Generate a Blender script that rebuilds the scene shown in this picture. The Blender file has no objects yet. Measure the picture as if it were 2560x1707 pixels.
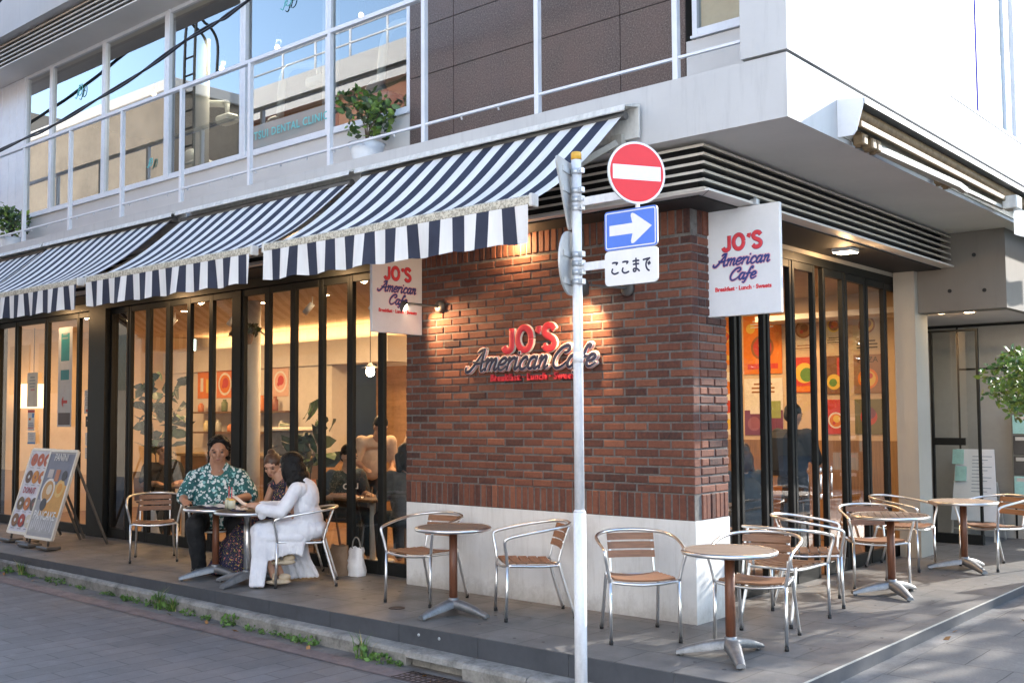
import bpy, bmesh, math, random
import numpy as np
from mathutils import Vector, Matrix
random.seed(7)
rnd = random.uniform
R = math.radians
S = bpy.context.scene
COL = S.collection

# ------------------------------------------------------------------ camera, sky, sun, exposure
def setup():
    cam = bpy.data.cameras.new('camera'); co = bpy.data.objects.new('camera', cam); COL.objects.link(co)
    yaw, pitch, roll = -0.708832, 0.0565887, -0.006022
    f = Vector((math.sin(yaw)*math.cos(pitch), math.cos(yaw)*math.cos(pitch), math.sin(pitch)))
    r = Vector((math.cos(yaw), -math.sin(yaw), 0)); u = r.cross(f)
    c, s = math.cos(roll), math.sin(roll)
    r2 = c*r+s*u; u2 = -s*r+c*u
    m = Matrix((r2, u2, -f)).transposed().to_4x4(); m.translation = (4.242, -7.113, 1.6)
    co.matrix_world = m
    cam.sensor_width = 36; cam.lens = 2625.04/2560*36; cam.shift_y = 40.47/2560
    cam.clip_start = .05; cam.clip_end = 2000
    S.camera = co
    w = bpy.data.worlds.new('World'); S.world = w; w.use_nodes = True
    nt = w.node_tree; bg = nt.nodes['Background']
    sky = nt.nodes.new('ShaderNodeTexSky'); sky.sky_type = 'NISHITA'; sky.sun_disc = False
    az = math.atan2(1, 3.4); el = R(23)
    sky.sun_elevation = el; sky.sun_rotation = az; sky.air_density = 1.0; sky.dust_density = .5; sky.ozone_density = 1
    nt.links.new(sky.outputs[0], bg.inputs[0]); bg.inputs[1].default_value = .15
    sl = bpy.data.lights.new('sun', 'SUN'); sl.energy = 2.0; sl.angle = R(.6); sl.color = (1, .94, .86)
    so = bpy.data.objects.new('sun', sl); COL.objects.link(so)
    d = Vector((math.sin(az)*math.cos(el), math.cos(az)*math.cos(el), math.sin(el)))
    so.rotation_euler = d.to_track_quat('Z', 'Y').to_euler(); so.location = (6, 12, 12)
    v = S.view_settings; v.view_transform = 'Standard'; v.look = 'None'; v.exposure = 2.36; v.gamma = 1; v.use_curve_mapping = False
    S.render.engine = 'CYCLES'
    S.cycles.use_denoising = True
    S.cycles.max_bounces = 8; S.cycles.diffuse_bounces = 4; S.cycles.glossy_bounces = 4; S.cycles.transparent_max_bounces = 12
    S.cycles.sample_clamp_indirect = 4; S.cycles.caustics_reflective = False; S.cycles.caustics_refractive = False
setup()

def lamp(name, kind, loc, energy, color=(1, .72, .42), size=.3, rot=(0, 0, 0), size_y=None, spot=None):
    l = bpy.data.lights.new(name, kind); l.energy = energy; l.color = color
    if kind == 'AREA':
        l.size = size
        if size_y: l.shape = 'RECTANGLE'; l.size_y = size_y
    elif kind in ('POINT', 'SPOT'): l.shadow_soft_size = size
    if spot: l.spot_size = R(spot); l.spot_blend = .8
    o = bpy.data.objects.new(name, l); COL.objects.link(o); o.location = loc; o.rotation_euler = rot
    return o

# ------------------------------------------------------------------ materials
MAT = {}
class NB:
    def __init__(s, name):
        s.m = bpy.data.materials.new(name); s.m.use_nodes = True; s.t = s.m.node_tree
        s.b = s.t.nodes['Principled BSDF']
    def n(s, typ, **kw):
        x = s.t.nodes.new('ShaderNode'+typ)
        for k, v in kw.items():
            if k.startswith('i_'):
                k = k[2:]; k = int(k) if k.isdigit() else k.replace('_', ' ')
                x.inputs[k].default_value = v
            else: setattr(x, k, v)
        return x
    def l(s, a, b): s.t.links.new(a, b)
    def coord(s, kind='Object'): return s.n('TexCoord').outputs[kind] if kind != 'pos' else s.n('NewGeometry').outputs['Position']
    def noise(s, vec, scale, detail=4, rough=.6, sv=None):
        if sv:
            mp = s.n('Mapping'); mp.inputs['Scale'].default_value = sv; s.l(vec, mp.inputs[0]); vec = mp.outputs[0]
        x = s.n('TexNoise'); x.inputs['Scale'].default_value = scale; x.inputs['Detail'].default_value = detail; x.inputs['Roughness'].default_value = rough
        s.l(vec, x.inputs['Vector']); return x.outputs['Fac']
    def ramp(s, fac, stops):
        x = s.n('ValToRGB'); e = x.color_ramp.elements
        while len(e) < len(stops): e.new(.5)
        for el, (p, c) in zip(e, stops): el.position = p; el.color = (*c, 1) if len(c) == 3 else c
        s.l(fac, x.inputs[0]); return x.outputs[0]
    def mix(s, fac, a, b, typ='MIX'):
        x = s.n('Mix', data_type='RGBA', blend_type=typ)
        for i, v in ((0, fac), (6, a), (7, b)):
            if hasattr(v, 'links'): s.l(v, x.inputs[i])
            else: x.inputs[i].default_value = v if i == 0 else (*v, 1)
        return x.outputs[2]
    def math(s, op, a, b=0.0):
        x = s.n('Math', operation=op)
        for i, v in ((0, a), (1, b)):
            if hasattr(v, 'links'): s.l(v, x.inputs[i])
            else: x.inputs[i].default_value = v
        return x.outputs[0]
    def bump(s, h, strength=.3, dist=.01):
        x = s.n('Bump'); x.inputs['Strength'].default_value = strength; x.inputs['Distance'].default_value = dist
        s.l(h, x.inputs['Height']); s.l(x.outputs[0], s.b.inputs['Normal'])
    def base(s, c):
        if hasattr(c, 'links'): s.l(c, s.b.inputs['Base Color'])
        else: s.b.inputs['Base Color'].default_value = (*c, 1)

def mat(name, color, rough=.5, metal=0, var=.12, scale=6, bump=0, bscale=60, spec=.5, streak=None, kind='pos', rvar=0):
    """plain painted / metal / cloth surface with uneven tone and a little relief"""
    if name in MAT: return MAT[name]
    b = NB(name); v = b.coord(kind)
    n1 = b.noise(v, scale, 5, .65, streak); n2 = b.noise(v, scale*7, 3)
    f = b.math('ADD', b.math('MULTIPLY', n1, .7), b.math('MULTIPLY', n2, .3))
    lo = tuple(max(0, c*(1-var*2)) for c in color); hi = tuple(min(1, c*(1+var*1.6)) for c in color)
    b.base(b.ramp(f, [(.28, lo), (.5, color), (.72, hi)]))
    b.b.inputs['Roughness'].default_value = rough; b.b.inputs['Metallic'].default_value = metal
    b.b.inputs['Specular IOR Level'].default_value = spec
    if rvar: b.l(b.math('ADD', b.math('MULTIPLY', n2, rvar), rough-rvar/2), b.b.inputs['Roughness'])
    if bump: b.bump(b.noise(v, bscale, 4), bump, .004)
    MAT[name] = b.m; return b.m

def emit(name, color, strength):
    if name in MAT: return MAT[name]
    b = NB(name); b.base(color); b.b.inputs['Emission Color'].default_value = (*color, 1); b.b.inputs['Emission Strength'].default_value = strength
    MAT[name] = b.m; return b.m

def glass(name, refl=1.0, tint=(.93, .96, .95), ior=1.5, frost=0):
    b = NB(name); t = b.t; t.nodes.remove(b.b)
    out = t.nodes['Material Output']
    tr = b.n('BsdfTransparent'); tr.inputs[0].default_value = (*tint, 1)
    gl = b.n('BsdfGlossy'); gl.inputs['Roughness'].default_value = .006
    fr = b.n('Fresnel'); bf = b.n('NewGeometry').outputs['Backfacing']; b.l(b.math('ADD', ior, b.math('MULTIPLY', bf, 1/ior-ior)), fr.inputs[0])
    k = b.math('MINIMUM', b.math('MULTIPLY', fr.outputs[0], refl), .95)
    mx = b.n('MixShader'); b.l(k, mx.inputs[0]); b.l(tr.outputs[0], mx.inputs[1]); b.l(gl.outputs[0], mx.inputs[2])
    res = mx.outputs[0]
    if frost:
        df = b.n('BsdfDiffuse'); df.inputs[0].default_value = (.55, .62, .62, 1)
        m2 = b.n('MixShader'); m2.inputs[0].default_value = frost; b.l(res, m2.inputs[1]); b.l(df.outputs[0], m2.inputs[2]); res = m2.outputs[0]
    b.l(res, out.inputs['Surface'])
    MAT[name] = b.m; return b.m

def brick_mat():
    b = NB('brick'); v = b.coord('pos'); a = b.n('Attribute', attribute_name='tone').outputs['Fac']
    n = b.noise(v, 9, 4); n2 = b.noise(v, 120, 3, .7); n3 = b.noise(v, 34, 3)
    f = b.math('ADD', b.math('MULTIPLY', a, .62), b.math('MULTIPLY', n3, .55)); f = b.math('ADD', f, b.math('MULTIPLY', b.math('SUBTRACT', n, .5), .35))
    c = b.ramp(f, [(.16, (.045, .028, .027)), (.4, (.118, .05, .037)), (.6, (.19, .072, .046)), (.92, (.29, .115, .068))])
    c = b.mix(b.math('MULTIPLY', n2, .42), c, (.055, .028, .025))
    b.base(c); b.b.inputs['Roughness'].default_value = .8; b.b.inputs['Specular IOR Level'].default_value = .3
    b.bump(b.math('ADD', n2, n3), .5, .004); MAT['brick'] = b.m
brick_mat()
def granite_mat():
    b = NB('granite'); v = b.coord('pos')
    n = b.noise(v, 75, 3, .75); n2 = b.noise(v, 22, 3); n3 = b.noise(v, 2.2, 5, .7)
    c = b.ramp(n, [(.28, (.02, .017, .017)), (.45, (.085, .068, .064)), (.6, (.155, .128, .12)), (.8, (.4, .36, .34))])
    c = b.mix(b.math('MULTIPLY', n2, .35), c, (.07, .045, .04)); c = b.mix(b.ramp(n3, [(.4, (0, 0, 0)), (.7, (.5, .5, .5))]), c, (.15, .098, .09))
    b.base(c); b.b.inputs['Roughness'].default_value = .3; b.b.inputs['Specular IOR Level'].default_value = .28; MAT['granite'] = b.m
granite_mat()
def white_concrete(name, col, streaks=.35, rough=.7):
    b = NB(name); v = b.coord('pos')
    n = b.noise(v, 1.6, 5, .6); st = b.noise(v, 4.0, 6, .72, (3.5, 3.5, .35)); n2 = b.noise(v, 45, 4)
    c = b.ramp(n, [(.3, tuple(x*.9 for x in col)), (.7, col)])
    c = b.mix(b.math('MULTIPLY', b.ramp(st, [(.52, (0, 0, 0)), (.75, (1, 1, 1))]), streaks), c, tuple(x*.62 for x in col))
    c = b.mix(b.math('MULTIPLY', n2, .12), c, tuple(x*.75 for x in col))
    b.base(c); b.b.inputs['Roughness'].default_value = rough; b.bump(n2, .12, .003); MAT[name] = b.m; return b.m
white_concrete('fascia_paint', (.53, .525, .518), .42)
white_concrete('sill_paint', (.6, .585, .565), .12)
white_concrete('base_concrete', (.86, .855, .835), .35, .55)
def base_dirt():
    b = NB('base_concrete'); v = b.coord('pos'); z = b.n('SeparateXYZ'); b.l(v, z.inputs[0])
    n = b.noise(v, 2.2, 6, .7); st = b.noise(v, 6, 6, .75, (2.5, 2.5, .3)); n2 = b.noise(v, 55, 4); n3 = b.noise(v, 9, 6, .8)
    c = b.ramp(n, [(.3, (.7, .69, .66)), (.7, (.84, .835, .815))])
    c = b.mix(b.ramp(st, [(.5, (0, 0, 0)), (.8, (.6, .6, .6))]), c, (.5, .48, .44))
    k = b.math('SUBTRACT', b.math('MULTIPLY', n3, .36), z.outputs[2]); c = b.mix(b.ramp(k, [(.02, (0, 0, 0)), (.22, (.75, .75, .75))]), c, (.34, .31, .27))
    c = b.mix(b.math('MULTIPLY', n2, .15), c, (.55, .54, .52)); b.base(c); b.b.inputs['Roughness'].default_value = .6; b.bump(n2, .15, .003); MAT['base_concrete'] = b.m
base_dirt()
white_concrete('raw_concrete', (.205, .182, .155), .3)
white_concrete('pier_plaster', (.43, .395, .335), .2)
white_concrete('soffit_paint', (.74, .705, .67), .08)
white_concrete('panel_metal', (.74, .705, .66), .05, .5)

def tiles_mat(name, pos, w, h, c1, c2, joint, off=.5, rot=0, mort=.006, rough=.6, bump=.35, stain=.5, sx=1, gr=160):
    b = NB(name); v = b.coord('pos')
    mp = b.n('Mapping'); mp.inputs['Location'].default_value = (*pos, 0); mp.inputs['Rotation'].default_value = (0, 0, rot); b.l(v, mp.inputs[0])
    br = b.n('TexBrick', offset=off); br.inputs['Scale'].default_value = 1; br.inputs['Brick Width'].default_value = w; br.inputs['Row Height'].default_value = h
    br.inputs['Mortar Size'].default_value = mort; br.inputs['Mortar Smooth'].default_value = .3; br.inputs['Bias'].default_value = 0
    br.inputs['Color1'].default_value = (*c1, 1); br.inputs['Color2'].default_value = (*c2, 1); br.inputs['Mortar'].default_value = (*joint, 1)
    # joints wander a little
    nz = b.n('TexNoise'); nz.inputs['Scale'].default_value = 7; b.l(v, nz.inputs['Vector'])
    wv = b.n('VectorMath', operation='MULTIPLY_ADD'); b.l(nz.outputs['Color'], wv.inputs[0]); wv.inputs[1].default_value = (.012, .012, 0); b.l(mp.outputs[0], wv.inputs[2])
    b.l(wv.outputs[0], br.inputs['Vector'])
    n = b.noise(v, 2.2, 6, .68); n2 = b.noise(v, gr, 3, .7); n3 = b.noise(v, 5, 6, .75)
    c = b.mix(b.math('MULTIPLY', b.ramp(n, [(.4, (0, 0, 0)), (.68, (1, 1, 1))]), stain), br.outputs['Color'], tuple(x*.55 for x in c1))
    c = b.mix(b.ramp(n3, [(.58, (0, 0, 0)), (.78, (.45, .45, .45))]), c, tuple(min(1, x*1.7) for x in c2))
    c = b.mix(b.math('MULTIPLY', b.ramp(n2, [(.35, (0, 0, 0)), (.65, (1, 1, 1))]), .4), c, tuple(x*.5 for x in c1))
    b.base(c); b.l(b.math('ADD', b.math('MULTIPLY', n, .3), rough-.15), b.b.inputs['Roughness'])
    hgt = b.math('SUBTRACT', b.math('MULTIPLY', n2, .25), br.outputs['Fac']); b.bump(hgt, bump, .006)
    b.b.inputs['Specular IOR Level'].default_value = .35
    MAT[name] = b.m; return b.m
tiles_mat('terrace_tile', (.65, .97), .43, .42, (.172, .166, .157), (.22, .212, .2), (.078, .074, .07), rough=.52, stain=.6)
tiles_mat('road_paver', (.1, 0), .5, .2, (.15, .15, .155), (.192, .192, .198), (.088, .088, .088), rot=R(90), mort=.006, rough=.7, stain=.35)
tiles_mat('sidewalk_tile', (0, .2), .62, .58, (.2, .188, .17), (.235, .22, .2), (.085, .08, .072), gr=70, mort=.005, rough=.85, bump=.7, stain=.3)
mat('asphalt', (.15, .147, .142), .85, var=.25, scale=5, bump=.6, bscale=240)
mat('gutter', (.15, .143, .136), .8, var=.3, scale=3, bump=.5, bscale=160)
mat('red_band', (.165, .132, .13), .8, var=.28, scale=5, bump=.5, bscale=180)
mat('kerb', (.25, .243, .225), .85, var=.35, scale=6, bump=.6, bscale=110)
mat('face_tile', (.07, .075, .085), .4, var=.15, scale=3, bump=.15)
mat('nosing', (.55, .52, .46), .4, var=.1)
mat('frame_black', (.012, .013, .0125), .5, var=.15, spec=.22)
mat('frame_white', (.68, .71, .76), .35, var=.05)
mat('rail_white', (.68, .7, .74), .38, var=.05, scale=4)
mat('louvre', (.52, .475, .41), .5, var=.1, metal=.15)
mat('black', (.012, .012, .012), .7)
mat('alu', (.78, .78, .77), .31, 1, var=.06, scale=8, rvar=.12)
mat('cast_alu', (.25, .26, .27), .5, .7, var=.18, scale=12, bump=.2)
mat('rubber', (.02, .02, .02), .7)
mat('wood_room', (.42, .24, .11), .5, var=.2, scale=2, streak=(1, 1, 6))
def wood(name, c, along, rough=.55):
    b = NB(name); v = b.coord('Object')
    s = [60, 60, 60]; s[along] = 4
    n = b.noise(v, 1, 5, .7, tuple(s)); n2 = b.noise(v, 5, 3)
    col = b.ramp(n, [(.3, tuple(x*.55 for x in c)), (.55, c), (.8, tuple(min(1, x*1.45) for x in c))])
    col = b.mix(b.math('MULTIPLY', n2, .4), col, tuple(x*.7 for x in c)); b.base(col)
    b.b.inputs['Roughness'].default_value = rough; b.bump(n, .25, .002); MAT[name] = b.m
wood('slat_wood', (.28, .135, .068), 1); wood('pole_wood', (.17, .062, .03), 2, .45); wood('top_wood', (.25, .18, .13), 1, .65); wood('top_dark', (.06, .05, .045), 1, .5)
wood('warm_wood', (.3, .165, .075), 2, .5)
def stripe_mat(name, white, navy, period, duty=.5):
    b = NB(name); v = b.coord('Object'); sx = b.n('SeparateXYZ'); b.l(v, sx.inputs[0])
    f = b.math('FRACT', b.math('DIVIDE', sx.outputs[0], period)); k = b.math('GREATER_THAN', f, duty)
    n = b.noise(v, 3, 5); n2 = b.noise(v, 1.2, 5, .6, (5, 1, 1))
    w = b.ramp(n2, [(.3, tuple(x*.82 for x in white)), (.65, white)])
    nv = b.ramp(n, [(.3, tuple(x*.8 for x in navy)), (.7, tuple(x*1.2 for x in navy))])
    b.base(b.mix(k, w, nv)); b.b.inputs['Roughness'].default_value = .72; b.b.inputs['Specular IOR Level'].default_value = .2
    wv = b.noise(v, 400, 1); b.bump(wv, .12, .002)
    b.b.inputs['Subsurface Weight'].default_value = 0
    MAT[name] = b.m
stripe_mat('awning_cloth', (.8, .8, .79), (.036, .042, .066), .23)
def bar_mat():
    b = NB('awning_bar'); v = b.coord('Object'); n = b.noise(v, 60, 2, .7, (1, .3, 1)); n2 = b.noise(v, 8, 3)
    c = b.ramp(n, [(.44, (.62, .58, .47)), (.56, (.2, .18, .13))]); b.base(b.mix(b.math('MULTIPLY', n2, .6), c, (.66, .62, .52))); b.b.inputs['Roughness'].default_value = .6; MAT['awning_bar'] = b.m
bar_mat()
mat('cassette', (.6, .59, .55), .45, var=.14, scale=5, streak=(4, 4, .5))
mat('arm_beige', (.42, .4, .35), .4, var=.15); mat('arm_rust', (.2, .135, .07), .6, var=.3, scale=14)
mat('sign_white', (.75, .75, .76), .35, var=.03); mat('sign_red', (.72, .025, .03), .35, var=.03); mat('sign_blue', (.085, .2, .68), .35, var=.04)
mat('ink', (.02, .025, .06), .5, var=.05); mat('navy', (.03, .05, .22), .4, var=.05); mat('pink', (.75, .38, .42), .4, var=.05); mat('letter_red', (.7, .05, .065), .4, var=.05); mat('sign_pink', (.7, .2, .17), .4, var=.05); mat('cream', (.78, .72, .62), .45, var=.05)
mat('sign_back', (.5, .5, .49), .45, .3, var=.12); mat('pole_white', (.72, .735, .76), .4, var=.1, scale=8, streak=(3, 3, .6)); mat('galv', (.58, .61, .64), .38, .55, var=.12); mat('cap_yellow', (.72, .4, .05), .5)
mat('lamp_grey', (.075, .07, .065), .45); mat('cable', (.012, .013, .02), .5)
mat('leaf', (.07, .14, .036), .5, var=.45, scale=9); mat('leaf_light', (.15, .24, .04), .5, var=.4, scale=9); mat('leaf_dark', (.03, .055, .02), .45, var=.35, scale=9); mat('bark', (.13, .09, .06), .85, var=.3, bump=.5)
mat('weed', (.085, .17, .03), .6, var=.45, scale=14); mat('straw', (.38, .32, .12), .7, var=.3)
mat('pot', (.72, .76, .8), .45, var=.04); mat('soil', (.05, .035, .025), .9)
glass('door_glass', 1.8, (.9, .92, .9), 1.5); glass('upper_glass', 4.0, (.6, .64, .62), 1.6); glass('frost_glass', 1.6, (.75, .82, .82), 1.5, .45); glass('jar_glass', 1.0, (.95, .97, .97), 1.45)

# ------------------------------------------------------------------ mesh builder
class MB:
    def __init__(s): s.v = []; s.f = []; s.mi = []; s.sm = []; s.tn = []; s.cur = 0; s.smooth = False; s.tone = .5
    def add(s, vs, fs):
        o = len(s.v); s.v += [tuple(p) for p in vs]
        for f in fs: s.f.append([i+o for i in f]); s.mi.append(s.cur); s.sm.append(s.smooth); s.tn.append(s.tone)
        return s
    def box(s, x0, y0, z0, x1, y1, z1):
        return s.add([(x0,y0,z0),(x1,y0,z0),(x1,y1,z0),(x0,y1,z0),(x0,y0,z1),(x1,y0,z1),(x1,y1,z1),(x0,y1,z1)],
                     [(0,3,2,1),(4,5,6,7),(0,1,5,4),(1,2,6,5),(2,3,7,6),(3,0,4,7)])
    def bevbox(s, x0, y0, z0, x1, y1, z1, c=.004):
        """box with chamfered edges"""
        vs = []; 
        for z, k in ((z0, c), (z0+c, 0), (z1-c, 0), (z1, c)):
            a = c
            if k: vs += [(x0+c,y0+c,z),(x1-c,y0+c,z),(x1-c,y1-c,z),(x0+c,y1-c,z)]*1
            else: vs += [(x0+c,y0,z),(x1-c,y0,z),(x1,y0+c,z),(x1,y1-c,z),(x1-c,y1,z),(x0+c,y1,z),(x0,y1-c,z),(x0,y0+c,z)]
        B, L, U, T = 0, 4, 12, 20
        fs = [(B,B+3,B+2,B+1),(T,T+1,T+2,T+3)]
        for i in range(8): j = (i+1) % 8; fs.append((L+i,L+j,U+j,U+i))
        for q, (i, j) in enumerate(((0,1),(2,3),(4,5),(6,7))):
            n = (q+1) % 4
            fs.append((B+q,B+n,L+j,L+i)); fs.append((U+i,U+j,T+n,T+q))
            k = (j+1) % 8
            fs.append((B+n,L+k,L+j)); fs.append((U+j,U+k,T+n))
        return s.add(vs, fs)
    def beam(s, p0, p1, w, h, up=(0,0,1)):
        p0, p1 = Vector(p0), Vector(p1); d = (p1-p0).normalized(); up = Vector(up)
        if abs(d.dot(up)) > .98: up = Vector((1,0,0))
        a = d.cross(up).normalized()*w/2; b = a.cross(d).normalized()*h/2
        vs = [p0-a-b,p0+a-b,p0+a+b,p0-a+b,p1-a-b,p1+a-b,p1+a+b,p1-a+b]
        return s.add(vs, [(0,3,2,1),(4,5,6,7),(0,1,5,4),(1,2,6,5),(2,3,7,6),(3,0,4,7)])
    def tube(s, pts, r, n=8, cap=True, closed=False, flat=None):
        P = [Vector(p) for p in pts]; m = len(P); rr = r if hasattr(r, '__len__') else [r]*m
        T = []
        for i in range(m):
            a = P[(i-1) % m] if (i or closed) else P[0]; b = P[(i+1) % m] if (i < m-1 or closed) else P[-1]
            t = (b-a); T.append(t.normalized() if t.length > 1e-9 else Vector((0,0,1)))
        up = Vector((0,0,1)) if abs(T[0].z) < .9 else Vector((1,0,0))
        if flat: up = Vector(flat)
        N = (up-T[0]*up.dot(T[0])).normalized(); vs = []
        for i in range(m):
            if flat: N = (up-T[i]*up.dot(T[i])); N = N.normalized() if N.length > 1e-6 else Vector((1,0,0))
            else:
                N = (N-T[i]*N.dot(T[i])); N = N.normalized() if N.length > 1e-6 else T[i].orthogonal().normalized()
            B = T[i].cross(N)
            for k in range(n):
                a = 2*math.pi*k/n; vs.append(P[i]+(N*math.cos(a)+B*math.sin(a))*rr[i])
        fs = []
        for i in range(m if closed else m-1):
            j = (i+1) % m
            for k in range(n): q = (k+1) % n; fs.append((i*n+k, i*n+q, j*n+q, j*n+k))
        o = s.smooth; s.smooth = True; s.add(vs, fs); base = len(s.v)-len(vs); s.smooth = o
        if cap and not closed:
            for off in (0, (m-1)*n):
                s.f.append([base+off+k for k in range(n)]); s.mi.append(s.cur); s.sm.append(False); s.tn.append(s.tone)
        return s
    def lathe(s, prof, c=(0,0,0), n=24, smooth=True):
        c = Vector(c); vs = []; m = len(prof)
        for r, z in prof:
            for k in range(n): a = 2*math.pi*k/n; vs.append(c+Vector((r*math.cos(a), r*math.sin(a), z)))
        fs = [(i*n+k, i*n+(k+1)%n, (i+1)*n+(k+1)%n, (i+1)*n+k) for i in range(m-1) for k in range(n)]
        o = s.smooth; s.smooth = smooth; s.add(vs, fs); base = len(s.v)-len(vs); s.smooth = o
        for i in (0, m-1):
            if prof[i][0] > 1e-6: s.f.append([base+i*n+k for k in range(n)]); s.mi.append(s.cur); s.sm.append(False); s.tn.append(s.tone)
        return s
    def ell(s, c, r, n=16, m=10, rot=None):
        c = Vector(c); vs = []; r = r if hasattr(r, '__len__') else (r, r, r)
        for i in range(m+1):
            t = math.pi*i/m
            for k in range(n):
                a = 2*math.pi*k/n; p = Vector((r[0]*math.sin(t)*math.cos(a), r[1]*math.sin(t)*math.sin(a), r[2]*math.cos(t)))
                if rot: p = rot @ p
                vs.append(c+p)
        o = s.smooth; s.smooth = True
        s.add(vs, [(i*n+k, (i+1)*n+k, (i+1)*n+(k+1)%n, i*n+(k+1)%n) for i in range(m) for k in range(n)]); s.smooth = o
        return s
    def prism(s, poly, o, ux, uy, depth):
        """2D outline extruded along ux x uy"""
        o, ux, uy = Vector(o), Vector(ux), Vector(uy); nz = ux.cross(uy)*depth; m = len(poly)
        vs = [o+ux*x+uy*y for x, y in poly]; vs += [p+nz for p in vs]
        return s.add(vs, [tuple(range(m))[::-1], tuple(range(m, 2*m))]+[(i, (i+1)%m, m+(i+1)%m, m+i) for i in range(m)])
    def ngrid(s, rows):
        """smooth sheet through rows of points"""
        n = len(rows[0]); vs = [p for r in rows for p in r]
        o = s.smooth; s.smooth = True
        s.add(vs, [(i*n+k, i*n+k+1, (i+1)*n+k+1, (i+1)*n+k) for i in range(len(rows)-1) for k in range(n-1)]); s.smooth = o
        return s
    def build(s, name, mats, parent=None, tone=False, recalc=True):
        me = bpy.data.meshes.new(name); me.from_pydata([tuple(p) for p in s.v], [], s.f)
        mats = mats if isinstance(mats, (list, tuple)) else [mats]
        for m in mats: me.materials.append(MAT[m] if isinstance(m, str) else m)
        me.polygons.foreach_set('material_index', s.mi); me.polygons.foreach_set('use_smooth', s.sm)
        if tone:
            at = me.attributes.new('tone', 'FLOAT', 'FACE'); at.data.foreach_set('value', s.tn)
        if recalc:
            bm = bmesh.new(); bm.from_mesh(me); bmesh.ops.recalc_face_normals(bm, faces=bm.faces); bm.to_mesh(me); bm.free()
        me.update()
        o = bpy.data.objects.new(name, me); COL.objects.link(o)
        if parent: adopt(o, parent)
        return o

WM = {}
def wmat(o):
    """world matrix without a depsgraph update"""
    if o.parent: return wmat(o.parent) @ o.matrix_parent_inverse @ o.matrix_basis
    return o.matrix_basis.copy()
LOCAL = set()
def adopt(o, parent):
    o.parent = parent
    o.matrix_parent_inverse = wmat(parent).inverted() if parent.name not in LOCAL else Matrix()
    if parent.name in LOCAL: LOCAL.add(o.name)
def thing(name, label, cat, loc=(0,0,0), rz=0, group=None, local=False):
    o = bpy.data.objects.new(name, None); COL.objects.link(o); o.empty_display_size = .2
    o.location = loc; o.rotation_euler = (0, 0, rz)
    if local: LOCAL.add(o.name)
    return tag(o, label, cat, group)
def tag(o, label, cat, group=None):
    o['label'] = label; o['category'] = cat
    if group: o['group'] = group
    return o
def struct(name, mb, m):
    o = mb.build(name, m); o['kind'] = 'structure'; return o
def copy_tree(o, parent=None):
    c = o.copy(); COL.objects.link(c)
    if parent: c.parent = parent; c.matrix_parent_inverse = o.matrix_parent_inverse.copy()
    for ch in list(o.children): copy_tree(ch, c)
    return c
def spline(pts, n=6):
    P = [np.array(p, float) for p in pts]; out = []
    for i in range(len(P)-1):
        a = P[i-1] if i else 2*P[0]-P[1]; b, c = P[i], P[i+1]; d = P[i+2] if i+2 < len(P) else 2*P[-1]-P[-2]
        for k in range(n):
            t = k/n; out.append(.5*((2*b)+(c-a)*t+(2*a-5*b+4*c-d)*t*t+(3*b-a-3*c+d)*t**3))
    out.append(P[-1]); return [tuple(p) for p in out]

# ------------------------------------------------------------------ lettering
def text(body, size, loc, rot, m, parent, depth=.001, bold=0, align='CENTER', name='lettering', spacing=1.0, sx=1, shear=0):
    c = bpy.data.curves.new(name, 'FONT'); c.body = body; c.size = size; c.extrude = depth; c.offset = bold; c.align_x = align; c.space_character = spacing; c.shear = shear; c.resolution_u = 3
    tmp = bpy.data.objects.new('tmp', c); me = bpy.data.meshes.new_from_object(tmp); bpy.data.objects.remove(tmp); bpy.data.curves.remove(c)
    me.name = name; me.materials.clear(); me.materials.append(MAT[m])
    o = bpy.data.objects.new(name, me); COL.objects.link(o); o.location = loc; o.rotation_euler = rot; o.scale = (sx, 1, 1)
    if parent: adopt(o, parent)
    return o
GL = {
 'A': (.82, [[(-.12,.16),(-.1,.02),(.05,-.03),(.2,.12),(.42,.6),(.6,1.02)], [(.6,1.02),(.62,.5),(.66,.08),(.74,-.01),(.86,.1)], [(.2,.42),(.42,.36),(.74,.44)], [(.6,1.02),(.42,.98),(.3,.88)]]),
 'm': (.68, [[(0,.46),(.07,.55),(.1,.45),(.1,0)], [(.1,.33),(.2,.52),(.29,.53),(.32,.4),(.32,0)], [(.32,.33),(.42,.52),(.51,.53),(.54,.4),(.54,.1),(.6,0),(.7,.1)]]),
 'e': (.42, [[(.05,.25),(.25,.28),(.36,.42),(.27,.55),(.12,.5),(.04,.25),(.12,.03),(.26,0),(.44,.14)]]),
 'r': (.38, [[(0,.46),(.07,.55),(.1,.45),(.1,0)], [(.1,.31),(.19,.49),(.31,.56),(.37,.47)]]),
 'i': (.26, [[(.07,.53),(.07,.12),(.13,0),(.26,.12)], [(.1,.76),(.115,.79)]]),
 'c': (.4, [[(.35,.43),(.27,.55),(.12,.5),(.04,.25),(.12,.03),(.26,0),(.42,.14)]]),
 'a': (.52, [[(.36,.46),(.22,.55),(.08,.42),(.06,.15),(.17,0),(.29,.1),(.36,.42)], [(.38,.55),(.36,.12),(.42,0),(.54,.12)]]),
 'n': (.46, [[(0,.46),(.07,.55),(.1,.45),(.1,0)], [(.1,.33),(.2,.52),(.29,.53),(.32,.4),(.32,.1),(.38,0),(.48,.1)]]),
 'C': (.72, [[(.5,.7),(.6,.72),(.68,.88),(.55,1.02),(.3,.92),(.1,.58),(.1,.2),(.3,-.03),(.54,.06),(.72,.26)]]),
 'f': (.36, [[(.35,.86),(.35,1.0),(.24,.98),(.17,.7),(.11,.1),(.02,-.28),(-.1,-.26)], [(-.02,.44),(.15,.46),(.36,.48)]]),
 ' ': (.16, []),
}
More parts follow.
